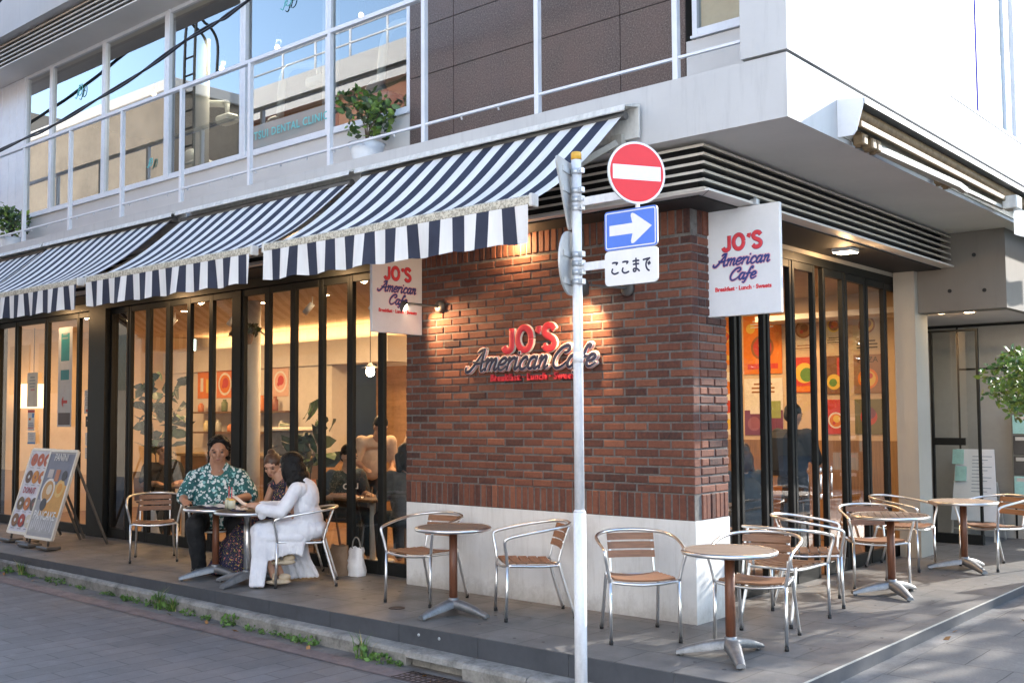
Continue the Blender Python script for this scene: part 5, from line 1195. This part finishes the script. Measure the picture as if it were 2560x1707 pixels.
# ================================================================== SMALL THINGS ON THE TERRACE
def jar(x, y, label):
    t = thing('lemonade_jar', label, 'drink', (x, y, .71), group='lemonade jars on the round table'); z = .712
    m = MB(); m.lathe([(.036, 0), (.04, .006), (.04, .1), (.033, .118), (.035, .124), (.035, .14)], (x, y, z), 20); m.build('jar', 'jar_glass', t)
    mat('lemonade', (.72, .68, .5), .15, var=.05); mat('lemon', (.8, .45, .03), .5); mat('straw_red', (.7, .03, .04), .4)
    m = MB(); m.lathe([(0, .004), (.037, .006), (.037, .09), (0, .09)], (x, y, z), 20); m.build('lemonade', 'lemonade', t)
    m = MB()
    for i in range(4): m.ell((x+.015*math.cos(i*1.7), y+.015*math.sin(i*1.7), z+.096), (.016, .016, .009), 10, 6)
    m.build('lemon_slice', 'lemon', t); m = MB(); m.tube([(x, y, z+.02), (x+.012, y-.005, z+.22)], .004, 6); m.build('straw', 'straw_red', t)
jar(-4.73, -.985, 'lemonade jar with a red straw, left of the pair on the table'); jar(-4.61, -1.035, 'lemonade jar with a red straw, right and front one of the pair')
mat('paper_green', (.1, .38, .22), .6); mat('folder_navy', (.03, .035, .08), .5)
t = thing('menu', 'open white menu with a green print on the left round table', 'menu', (-5.02, -.98, .711))
m = MB(); m.ngrid([[(-5.2+.4*i/10, -1.06+.028*j+.02*(i/10), .716+.03*math.sin(math.pi*min(1, i/5 if i < 5 else (10-i)/5))*.6) for i in range(11)] for j in range(9)]); m.build('page', 'sign_white', t)
m = MB(); m.bevbox(-5.0, -1.1, .7115, -4.79, -1.0, .722, .002); m.build('cover', 'folder_navy', t)
m = MB(); m.ngrid([[(-5.12+.02*i, -.96+.02*j, .7375) for i in range(7)] for j in range(3)]); m.build('print', 'paper_green', t)
m = MB(); m.ngrid([[(-4.56+.02*i, -1.08+.02*j, .714+.035*abs(math.sin(i*1.9+j*1.3))*(1-abs(i-3)/4)) for i in range(7)] for j in range(7)]); tag(m.build('napkin', 'sign_white'), 'crumpled napkin beside the lemonade jars', 'napkin')
m = MB(); m.bevbox(-4.48, -1.14, .7115, -4.33, -1.06, .722, .003); tag(m.build('phone', 'folder_navy'), 'dark phone lying on the table with the lemonade jars', 'phone')
def carrier(name, label, x, y, z, w, d, h, m_, handle=True, seed=1):
    t = thing(name, label, 'bag', (x, y, z)); q = random.Random(seed); mb = MB(); rows = []
    for j in range(8):
        f = j/7; rows.append([(x+math.copysign(abs(math.cos(a))**.6, math.cos(a))*w/2*(1-.25*f**2)+q.uniform(-.012, .012), y+math.copysign(abs(math.sin(a))**.6, math.sin(a))*d/2*(1-.3*f**2)+q.uniform(-.012, .012), z+h*f+q.uniform(-.012, .012)*(j > 0)) for a in [2*math.pi*i/16 for i in range(16)]]); rows[-1].append(rows[-1][0])
    mb.ngrid(rows); mb.build('bag', m_, t)
    if handle: hb = MB(); hb.tube([(x+w*.32*math.cos(a), y, z+h*.95+.12*math.sin(a)) for a in [math.pi*i/10 for i in range(11)]], .007, 6); hb.build('handle', 'kerb' if m_ == 'plastic_white' else m_, t)
mat('plastic_white', (.8, .8, .8), .35, var=.06, scale=12); mat('kraft', (.25, .17, .11), .85, var=.1)
carrier('plastic_bag', 'white plastic bag with a handle standing at the glass doors', -4.02, .06, .0, .2, .14, .28, 'plastic_white', seed=3)
carrier('paper_bag', 'brown paper bag on the floor beside the white plastic bag', -4.2, -.02, 0, .27, .13, .3, 'kraft', False, 4)
carrier('plastic_bag', 'white plastic bag inside behind the empty left chair', -8.75, .55, .006, .28, .2, .38, 'plastic_white', seed=7)

# poster stands
def stand(x0, x1, y, label, bg, items):
    t = thing('poster_stand', label, 'sign', ((x0+x1)/2, y, 0)); w = x1-x0; lean = .3; cx = (x0+x1)/2
    uy = Vector((0, lean, 1)).normalized(); o = Vector((cx, y, .13)); h = 1.12; n = Vector((1, 0, 0)).cross(uy)
    m = MB(); c = lambda a, b, k=0: tuple(o+Vector((a, 0, 0))+uy*b+n*k)
    for a in (-w/2, w/2): m.beam(c(a, -.01), c(a, h), .035, .03, n)
    for b in (0, h): m.beam(c(-w/2+.018, b), c(w/2-.018, b), .034, .028, n)
    m.build('frame', 'alu_dull', t)
    m = MB(); m.prism([(-w/2+.017, .017), (w/2-.017, .017), (w/2-.017, h-.014), (-w/2+.017, h-.014)], o, (1, 0, 0), uy, .008); pn = m.build('panel', cmat(bg), t)
    rot = Matrix((Vector((1, 0, 0)), uy, n)).transposed().to_euler(); W_, H_ = w-.034, h-.034
    for i, it in enumerate(items):
        z = .0095+.0005*i; cc = o+uy*(h/2)+n*z
        if it[0] == 'text': adopt_t = text(it[1], it[4], cc+Vector((it[2]*W_, 0, 0))+uy*it[3]*H_, rot, it[5], t, .0002, it[6] if len(it) > 6 else .002, name='lettering', sx=.85)
        elif it[0] == 'disc': m = MB(); m.prism([(it[1]*W_+a, it[2]*H_+b*it[5] if False else it[2]*H_+b) for a, b in circ(it[3]*W_, 28)], cc, (1, 0, 0), uy, .0003); m.build('print', cmat(it[4]), t)
        else: m = MB(); bx_, by_, bw_, bh_ = it[1]*W_, it[2]*H_, it[3]*W_/2, it[4]*H_/2; m.prism([(bx_-bw_, by_-bh_), (bx_+bw_, by_-bh_), (bx_+bw_, by_+bh_), (bx_-bw_, by_+bh_)], cc, (1, 0, 0), uy, .0003); m.build('print', cmat(it[5]), t)
    for a in (-w/2, w/2):
        m = MB(); m.beam(c(a, h*.86, -.02), (cx+a, y+.72, .02), .025, .025); m.build('rear_leg', 'lamp_grey', t)
    for a in (-w/2+.1, w/2-.1):
        m = MB(); m.bevbox(cx+a-.14, y-.09, .012, cx+a+.14, y+.1, .05, .008); m.tube([(cx+a, y, .05), (cx+a, y+.01, .14)], .014, 8); m.build('foot', 'lamp_grey', t)
mat('alu_dull', (.66, .64, .6), .4, .6, var=.08); mat('donut_ink', (.35, .02, .06), .5); mat('pan_white', (.75, .75, .73), .5)
dn = []; pal = [(.5, .13, .07), (.5, .12, .06), (.45, .1, .05), (.12, .06, .04), (.62, .25, .04), (.5, .15, .04), (.16, .11, .06), (.5, .16, .05), (.1, .07, .06), (.2, .09, .04), (.36, .04, .03), (.6, .55, .45)]
for i in range(12):
    r_, c_ = divmod(i, 3); yy = (.385, .17, -.16, -.365)[r_]; xx = -.3+c_*.3
    dn += [('disc', xx, yy, .142, pal[i]), ('disc', xx, yy, .04, (.66, .66, .7) if i % 4 else (.3, .1, .08)), ('box', xx, yy-.1, .16, .008, (.3, .3, .35))]
stand(-9.98, -9.33, -.82, 'left poster stand showing rows of round donuts', (.72, .73, .8), dn+[('text', 'DONUT', -.05, -.03, .11, 'donut_ink', .003)])
stand(-9.2, -8.5, -.94, 'right poster stand with pancake and panini pictures', (.36, .36, .38), [('box', 0, .2, 1, .55, (.2, .22, .28)), ('box', .12, -.1, .76, .42, (.62, .32, .08)), ('disc', -.18, .03, .25, (.74, .72, .68)), ('disc', -.18, .03, .2, (.55, .3, .1)), ('disc', -.14, .05, .1, (.7, .6, .45)), ('disc', .25, .07, .17, (.7, .45, .15)), ('disc', .25, .07, .1, (.68, .3, .05)), ('disc', -.2, -.13, .12, (.05, .05, .06)), ('disc', .3, .22, .1, (.05, .05, .06)), ('box', .02, .22, .16, .14, (.5, .2, .1)), ('box', -.25, .24, .2, .1, (.55, .5, .48)), ('box', 0, -.36, 1, .2, (.4, .4, .4))]+[('box', -.42+.08*i, -.38+.05*((i*7) % 5)/5, .03, .12, (.6, .6, .62)) for i in range(11)]+[('text', 'PANINI', 0, .395, .13, 'pan_white', .002), ('text', 'PANCAKE', 0, -.3, .15, 'pan_white', .003)])
# notices on the entrance glass
def notice(label, x0, x1, z0, z1, bg, its, y=.248): poster('notice', label, 'notice', ((x0+x1)/2, y, (z0+z1)/2), (1, 0, 0), (0, 0, 1), x1-x0, z1-z0, bg, its, 'paper notices on the entrance glass', .002)
BL, TE = (.1, .25, .5), (.02, .22, .25)
notice('cream notice with dark lines, top one left of the entrance handle', -11.84, -11.5, 1.8, 2.32, (.7, .62, .48), lines(0, .36, 4, .55, .09, (.35, .33, .28), .04)+[('box', .05, -.0, .4, .06, (.6, .3, .25))])
notice('tall white notice with red and blue blocks left of the entrance handle', -11.8, -11.58, 1.44, 1.76, WH, [('box', 0, .42, 1, .12, RD), ('box', .3, .22, .3, .2, BL), ('box', -.2, .05, .3, .1, OR)]+lines(0, -.15, 4, .8, .08, (.2, .2, .3), .03)+[('box', 0, -.38, .9, .03, RD)])
notice('small white notice with a blue foot below the red and blue one', -11.79, -11.54, 1.24, 1.42, (.66, .64, .6), lines(0, .3, 4, .6, .14, (.4, .38, .38), .05)+[('box', 0, -.42, 1, .16, BL)])
notice('long vertical banner with teal bands and a red arrow on the entrance door', -10.86, -10.44, 1.5, 2.95, (.55, .55, .56), [('box', 0, .3, .6, .28, TE), ('box', 0, .02, .6, .1, TE), ('box', 0, -.25, .4, .03, RD), ('box', -.16, -.25, .05, .07, RD), ('box', -.1, -.25, .05, .1, RD), ('box', 0, -.42, .85, .12, (.1, .07, .07))]+lines(0, .43, 2, .4, .04, (.2, .3, .3), .02))
notice('white text notice with a red mark right of the entrance door', -10.06, -9.84, 1.69, 2.02, (.66, .64, .6), lines(0, .42, 9, .75, .07, (.3, .28, .28), .025)+[('box', 0, -.38, .5, .1, RD)])
notice('small black card with a white figure under the white text notice', -10.02, -9.86, 1.5, 1.65, (.03, .03, .03), [('box', 0, 0, .25, .5, WH), ('box', 0, .1, .5, .12, WH)])
notice('small white card with a blue spot below the black card', -10.02, -9.87, 1.24, 1.42, WH, lines(0, .3, 4, .6, .14, (.35, .35, .4), .03)+[('box', .1, -.38, .5, .1, BL)])
notice('lowest small white card right of the entrance door', -10.02, -9.87, 1.05, 1.21, WH, lines(0, .2, 3, .6, .2, (.4, .3, .3), .04))

# clinic board behind the entrance glass, small blue sign, tree
t = thing('clinic_board', 'white easel board with pale teal leaflets behind the clinic entrance glass', 'sign', (-.05, 7, 0))
uy = Vector((0, .2, 1)).normalized(); o = Vector((-.1, 6.9, .25)); n = Vector((1, 0, 0)).cross(uy); m = MB(); m.prism([(-.24, 0), (.33, 0), (.26, .92), (-.2, .92)], o, (1, 0, 0), uy, .012); m.build('board', 'sign_white', t)
mat('leaflet', (.35, .62, .58), .5); m = MB()
for (a, b) in ((-.24, .72), (-.2, .5)): m.prism([(a, b), (a+.14, b), (a+.14, b+.19), (a, b+.19)], o+n*.03, (1, 0, 0), uy, .01)
m.build('leaflets', 'leaflet', t); m = MB()
for i in range(11): m.prism([(.0, .82-i*.045), (.24-.05*(i % 3), .82-i*.045), (.24-.05*(i % 3), .83-i*.045), (.0, .83-i*.045)], o+n*.014, (1, 0, 0), uy, .0005)
m.build('print', cmat((.3, .35, .4)), t); m = MB()
for a in (-.22, .3): m.beam(o+Vector((a, 0, 0))-n*0, (o.x+a, o.y-.05, 0.002), .02, .02); m.beam(o+Vector((a, 0, 0))+uy*.5, (o.x+a, o.y+.4, .002), .02, .02)
m.beam(o+Vector((-.22, -.02, -.1)), o+Vector((.3, -.02, -.1)), .015, .015); m.build('easel', 'alu_dull', t)
mb_ = thing('mailbox', 'row of dark mailboxes with name plates at the right edge', 'mailbox', (.75, 7.45, 1.2))
m = MB(); m.box(.31, 7.3, .54, 1.5, 7.49, 1.62); m.build('case', 'entry_dark', mb_)
for i in range(4):
    for j in range(3):
        m = MB(); m.bevbox(.33+j*.39, 7.285, .57+i*.26, .7+j*.39, 7.2995, .81+i*.26, .004); d = m.build('door', 'lamp_grey' if (i+j) % 3 else 'leaflet', mb_)
        k = MB(); k.box(.36+j*.39, 7.28, .745+i*.26, .6+j*.39, 7.2845, .79+i*.26); adopt(k.build('name_plate', 'alu_dull'), d)
poster('sidewalk_sign', 'small blue sign with yellow print cut by the right picture edge', 'sign', (1.66, 4.0, .26), (1, .2, 0), (0, .12, 1), .5, .62, (.03, .08, .25), [('box', -.1, .33, .7, .22, (.6, .55, .1)), ('box', 0, -.05, .7, .05, WH), ('box', 0, -.17, .7, .05, WH), ('box', 0, -.3, .5, .05, WH)], th=.03)

def tree(name, label, x, y, z, h, r, n, size, seed, trunk_r=.09, mats=LM, zc=None, flat=.7, spread=7):
    q = random.Random(seed); t = thing(name, label, 'tree', (x, y, z), group=None); b = MB(); f = MB(); zc = zc or z+h*.68
    b.tube(spline([(x, y, z-.05), (x+.05, y, z+h*.25), (x-.03, y+.04, z+h*.45), (x+.02, y, z+h*.75)], 5), [trunk_r*(1-.045*i) for i in range(16)], 9)
    for i in range(spread):
        a = q.uniform(0, 6.28)+i*2.4; d = q.uniform(.35, .9); e = Vector((x+r*d*math.cos(a), y+r*d*math.sin(a), zc+r*flat*q.uniform(-.55, .75))); z0 = z+h*q.uniform(.3, .6)
        b.tube(spline([(x, y, z0), (x+(e.x-x)*.4, y+(e.y-y)*.4, z0+(e.z-z0)*.65), e], 4), [trunk_r*.5*(1-.1*j) for j in range(9)], 6)
        rr = r*q.uniform(.3, .5); leaves(f, e, (rr, rr, rr*flat), n//spread, size, q)
    b.build('trunk', 'bark', t); f.build('crown', mats, t); return t
tree('small_tree', 'small leafy tree reaching in at the right picture edge by the entrance', 1.8, 4.2, -.08, 2.3, .92, 3600, .065, 3, .04, ['leaf', 'leaf_light', 'leaf_light'], zc=1.84, flat=.4, spread=12)
for i, (x, y) in enumerate(((8.6, 19.6), (8.3, 11.6), (8.8, 26.5))):
    tree('street_tree', ['street tree across the side road, the middle one', 'street tree across the side road, the nearest one', 'street tree across the side road, the farthest one'][i], x, y, -.1, *((6.2, 2.9, 5000, .3), (7.8, 3.3, 7000, .3), (6.5, 3.0, 4000, .32))[i], 20+i, .16, zc=(3.7, 5.4, 3.9)[i], flat=.85, spread=15)

# weeds along the kerb
q = random.Random(11)
def weed(x, y, s, label, grass=False):
    z = kt(x)-.118; m = MB()
    if grass:
        for i in range(34):
            a = q.uniform(0, 6.28); L = s*q.uniform(.6, 1.3); b = Vector((x+q.uniform(-.05, .05), y+q.uniform(-.03, .03), z)); o = Vector((math.cos(a), math.sin(a), 0)); w = Vector((-o.y, o.x, 0))*.004; m.cur = 0 if q.random() < .85 else 1
            p1, p2 = b+o*L*.2+Vector((0, 0, L*.6)), b+o*L*.55+Vector((0, 0, L*.85)); m.add([b-w, b+w, p1+w*.8, p1-w*.8, p2], [(0, 1, 2, 3), (3, 2, 4)])
    leaves(m, (x, y, z+s*.3), (s*.9, min(.09, s*.6), s*.35), 46 if not grass else 14, s*.32, q, .6, mats=1)
    tag(m.build('weed', ['weed', 'straw']), label, 'weed', 'weeds along the kerb')
WD = [(-8.41, -1.5, .11, 0), (-8.18, -1.46, .17, 1), (-7.85, -1.49, .07, 0), (-7.37, -1.5, .09, 0), (-7.15, -1.49, .1, 0), (-6.66, -1.5, .07, 0), (-6.2, -1.5, .05, 0), (-5.7, -1.53, .09, 0), (-5.5, -1.53, .08, 0), (-5.25, -1.53, .09, 0), (-5.05, -1.55, .2, 1), (-4.86, -1.52, .16, 1), (-4.54, -1.55, .1, 0), (-4.22, -1.56, .08, 0), (-3.85, -1.57, .13, 0), (-3.54, -1.57, .08, 0), (-3.35, -1.58, .06, 0), (-2.82, -1.6, .09, 0), (-2.66, -1.6, .11, 0), (-2.02, -1.61, .19, 1), (-1.8, -1.62, .11, 0)]
for i in range(34):
    x = q.uniform(-8.6, -3.0) if i < 26 else q.uniform(-3, -1.6); WD.append((x, -1.575+min(.15, .0225*max(0, -1-x))-.02, q.uniform(.03, .065), 0))
for x, y, s, g_ in WD: weed(x, y, s, 'tall grassy weed tuft rooted at the foot of the kerb' if g_ else 'low leafy weed clump rooted at the foot of the kerb', g_)
mat('dry_leaf', (.34, .17, .06), .7, var=.3)
for (x, y) in [(-8.3, -1.6), (-7.6, -1.58), (-4.7, -1.65), (-4.1, -1.64), (-3.6, -1.68), (-1.3, -1.64), (-1.1, -1.66), (-1.25, -1.7), (-2.6, -1.68), (-1.18, -.6), (1.75, 2.2), (1.5, 1.1), (1.46, 1.4)]:
    z = kt(x)-.112 if y < -1.4 else (.003 if x < 1.38 else -.088); m = MB(); a = q.uniform(0, 6); d = Vector((math.cos(a), math.sin(a), .2))*.035; s = Vector((-d.y, d.x, .01))*.6
    b = Vector((x, y, z+.004)); m.add([b-d, b+s*.8+Vector((0, 0, .008)), b+d+Vector((0, 0, .012)), b-s], [(0, 1, 2), (0, 2, 3)]); tag(m.build('dry_leaf', 'dry_leaf'), 'fallen dry leaf on the ground near the kerb', 'leaf', 'fallen dry leaves')
t = MB(); zz = kt(-1.1)-.112; t.box(-1.45, -1.86, zz-.02, -.85, -1.62, zz)
for i in range(11): t.box(-1.44+i*.054, -1.85, zz, -1.44+i*.054+.012, -1.63, zz+.006)
for i in range(5): t.box(-1.44, -1.85+i*.052, zz, -.86, -1.84+i*.052, zz+.0055)
mat('iron', (.06, .045, .04), .6, .3, var=.3); tag(t.build('drain_grate', 'iron'), 'rusty iron drain grate beside the kerb', 'drain')
t = MB(); t.lathe([(.07, .0005), (.068, .004), (.055, .004), (.053, .002), (0, .002)], (-2.34, -.95, 0), 24); tag(t.build('floor_drain', 'iron'), 'small round floor drain in the terrace near the left wall chair', 'drain')
for x in (-1.62, -1.4): t = MB(); t.lathe([(.012, 0), (.012, .004), (.006, .004)], (0, 0, 0), 12); t.v = [(x+a, -1.3945-c, -.06+b) for a, b, c in t.v]; tag(t.build('bolt', 'galv'), 'small round bolt in the dark terrace edge', 'bolt', 'bolts in the terrace edge')

# ================================================================== DENTAL CLINIC ROOM ABOVE
mat('clinic_wall', (.2, .175, .14), .7, var=.1); mat('clinic_dark', (.1, .07, .05), .7)
boxes('clinic_room', 'clinic_wall', (-13.6, 3.4, 4.1, -3.2, 3.5, 6.85), (-13.7, .17, 4.1, -13.6, 3.5, 6.85), (-3.19, .17, 4.1, -3.1, 3.5, 6.85), (-13.6, .17, 4.073, -3.2, 3.5, 4.1))
boxes('clinic_ceiling', 'clinic_dark', (-13.6, .205, 6.83, -3.2, 3.5, 6.9))
for i, x in enumerate((-10.4, -8.6, -7.3, -5.6)):
    t = thing('clinic_lamp', 'small warm spotlight on the clinic ceiling', 'lamp', (x, 1.5, 6.8), group='spotlights in the upper clinic room'); m = MB(); m.tube([(x, 1.5, 6.83), (x, 1.5, 6.72), (x+.08, 1.42, 6.62)], .035, 8); m.build('lamp_body', 'lamp_grey', t); m = MB(); m.ell((x+.09, 1.41, 6.6), .03, 8, 6); m.build('bulb', emit('clinic_bulb', (1, .7, .3), 12), t)
lamp('clinic_light', 'AREA', (-8, 1.6, 6.75), 26, (1, .88, .7), 1.5)
mat('dental_white', (.6, .6, .57), .4, var=.03)
def dental(x, y, s, label):
    t = thing('dental_unit', label, 'dental unit', (x, y, 4.1)); m = MB(); m.tube(spline([(x, y, 4.1), (x, y, 5.1), (x+.03*s, y, 5.35)], 4), .07, 10); m.bevbox(x-.3, y-.25, 4.1, x+.3, y+.25, 4.5, .05); m.build('base', 'dental_white', t)
    m = MB(); m.tube(spline([(x, y, 5.3), (x+.25*s, y-.1, 5.95), (x+.9*s, y-.1, 5.9)], 5), .05, 10); m.build('arm', 'dental_white', t); m = MB(); m.bevbox(x-.05, y-.2, 5.12, x+.35, y+.1, 5.24, .04); m.ell((x+.05, y-.1, 5.3), (.14, .12, .12)); m.build('tray', 'dental_white', t)
    m = MB(); m.tube([(x+.9*s, y-.1, 5.9), (x+.9*s, y-.1, 5.72)], .03, 8); m.bevbox(x+.9*s-.16, y-.2, 5.62, x+.9*s+.16, y, 5.74, .03); m.build('lamp_head', 'dental_white', t)
dental(-8.8, 1.2, 1, 'white dental unit arm behind the third upper window'); dental(-6.6, 1.0, 1, 'white dental unit with a tray behind the fourth upper window'); dental(-4.6, .9, 1, 'white dental lamp arm behind the upper window above the ficus')
for i, x in enumerate((-8.05, -5.35)): m = MB(); m.tube([(x, .8, 4.1), (x, .8, 6.83)], .1, 16); tag(m.build('clinic_column', 'sill_paint'), ['pale round column behind the third upper window', 'pale round column behind the dental clinic lettering'][i], 'column')

# ================================================================== ACROSS THE STREET (seen in the window reflections, plus blocks added for the light)
mat('beige_render', (.22, .185, .145), .8, var=.16, scale=1.2); mat('brown_brick', (.2, .07, .045), .8, var=.2, scale=5, streak=(.3, 1, 8)); mat('tan_tile', (.28, .2, .12), .7, var=.12, scale=3, streak=(.3, 1, 6)); mat('win_dark', (.03, .035, .04), .1)
t = thing('beige_building', 'beige building across the street reflected in the upper windows', 'building', (-28, -14, -.3))
m = MB(); m.box(-34, -20, -.4, -22.3, -9, 11.0); m.build('wall', 'beige_render', t); m = MB(); m.bevbox(-34.1, -20.1, 11.001, -22.2, -8.85, 11.35, .03); m.build('cornice', 'sill_paint', t)
for i in range(5): m = MB(); m.box(-33.5+i*2.2, -9.0, 2.5, -32+i*2.2, -8.97, 4.2); m.box(-33.5+i*2.2, -9.0, 6, -32+i*2.2, -8.97, 7.4); m.build('window', 'win_dark', t)
m = MB()
for s in (0, .5): m.tube(spline([(-21.6+s, -8.9, 6), (-21.6+s, -8.9, 12.3), (-21.6+s, -9.2, 12.7), (-21.6+s, -9.6, 12.3), (-21.6+s, -9.6, 11.3)], 5), .04, 6)
for i in range(12): m.tube([(-21.6, -8.9, 6.2+i*.5), (-21.1, -8.9, 6.2+i*.5)], .03, 6)
m.build('ladder', 'frame_black', t)
t = thing('brick_building', 'brown brick building with a white parapet reflected in the upper windows', 'building', (-13, -14, -.3))
m = MB(); m.box(-18.5, -20, -.4, -11.5, -9, 9.28); m.build('wall', 'brown_brick', t); m = MB(); m.box(-18.6, -20, 9.281, -3, -8.8, 10.1); m.build('parapet', 'fascia_paint', t); m = MB(); m.box(-11.499, -20, -.4, -3, -9.05, 9.28); m.box(-11.4, -13, 10.101, -8, -10, 13); m.build('side_block', 'tan_tile', t)
m = MB()
for z in (10.5, 10.85): m.tube([(-18.5, -8.95, z), (-8, -8.95, z)], .03, 6)
for i in range(9): m.tube([(-18.5+i*1.3, -8.95, 10.1), (-18.5+i*1.3, -8.95, 10.85)], .03, 6)
m.build('roof_railing', 'rail_white', t)
m = MB()
for i in range(4): m.box(-17.8+i*1.6, -9, 5.2, -16.8+i*1.6, -8.96, 6.8)
m.build('window', 'win_dark', t)
m = MB(); m.box(-18.4, -9, -.2, -3.1, -8.93, 3.2); m.build('shopfront', 'raw_concrete', t); m = MB(); m.box(-15, -8.93, 0, -13.6, -8.9, 2.4); m.box(-9, -8.93, .6, -5, -8.9, 2.3); m.build('shop_window', 'win_dark', t)
text('HITOWA', .42, (-10.9, -8.915, 2.62), (R(90), 0, R(180)), 'frame_black', t, .004, .01)
t = thing('side_street_block', 'pale building across the side road', 'building', (24, 6, -.3)); m = MB(); m.box(22, -8, -.5, 30, 8, 6); m.build('wall', 'sill_paint', t)
for i in range(5): m = MB(); m.box(21.96, -7+i*2.8, 1, 22, -5.4+i*2.8, 2.8); m.build('window', 'win_dark', t)
t = thing('bounce_block', 'unseen white block added behind the viewer to bounce sunlight onto the cafe', 'building', (10, -20, -.3)); m = MB(); m.box(-3.5, -24, -.5, 26, -11.6, 8.5); m.build('wall', 'curtain_white', t)  # unseen white walls added as fill, bouncing sun onto terrace and wall base
for i in range(8):
    for j in range(2): m = MB(); m.box(.5+i*3, -11.6, 1.0+j*3.6, 1.6+i*3, -11.56, 2.6+j*3.6); m.build('window', 'win_dark', t)
t = thing('left_sky_screen', 'grey block added at the far left to screen the pale horizon sky', 'building', (-50, -14, -.3)); m = MB(); m.box(-75, -20, -.5, -34.3, -9.4, 13); m.build('wall', 'raw_concrete', t)  # added to cover the pale sky mirrored in the leftmost panes
for i in range(9): m = MB(); m.box(-73+i*4, -9.4, 2+3.2*(i%3), -71+i*4, -9.36, 3.6+3.2*(i%3)); m.build('window', 'win_dark', t)
t = thing('far_sky_screen', 'grey block added far down the side road to screen the bright sky', 'building', (10, 42, -.3)); m = MB(); m.box(-2, 40, -.5, 34, 50, 9.5); m.build('wall', 'raw_concrete', t)  # added to cut the bright sky mirrored in the right doors
for i in range(9):
    for j in range(3): m = MB(); m.box(-1+i*3.8, 39.96, 1+j*2.9, 1+i*3.8, 40, 2.6+j*2.9); m.build('window', 'win_dark', t)
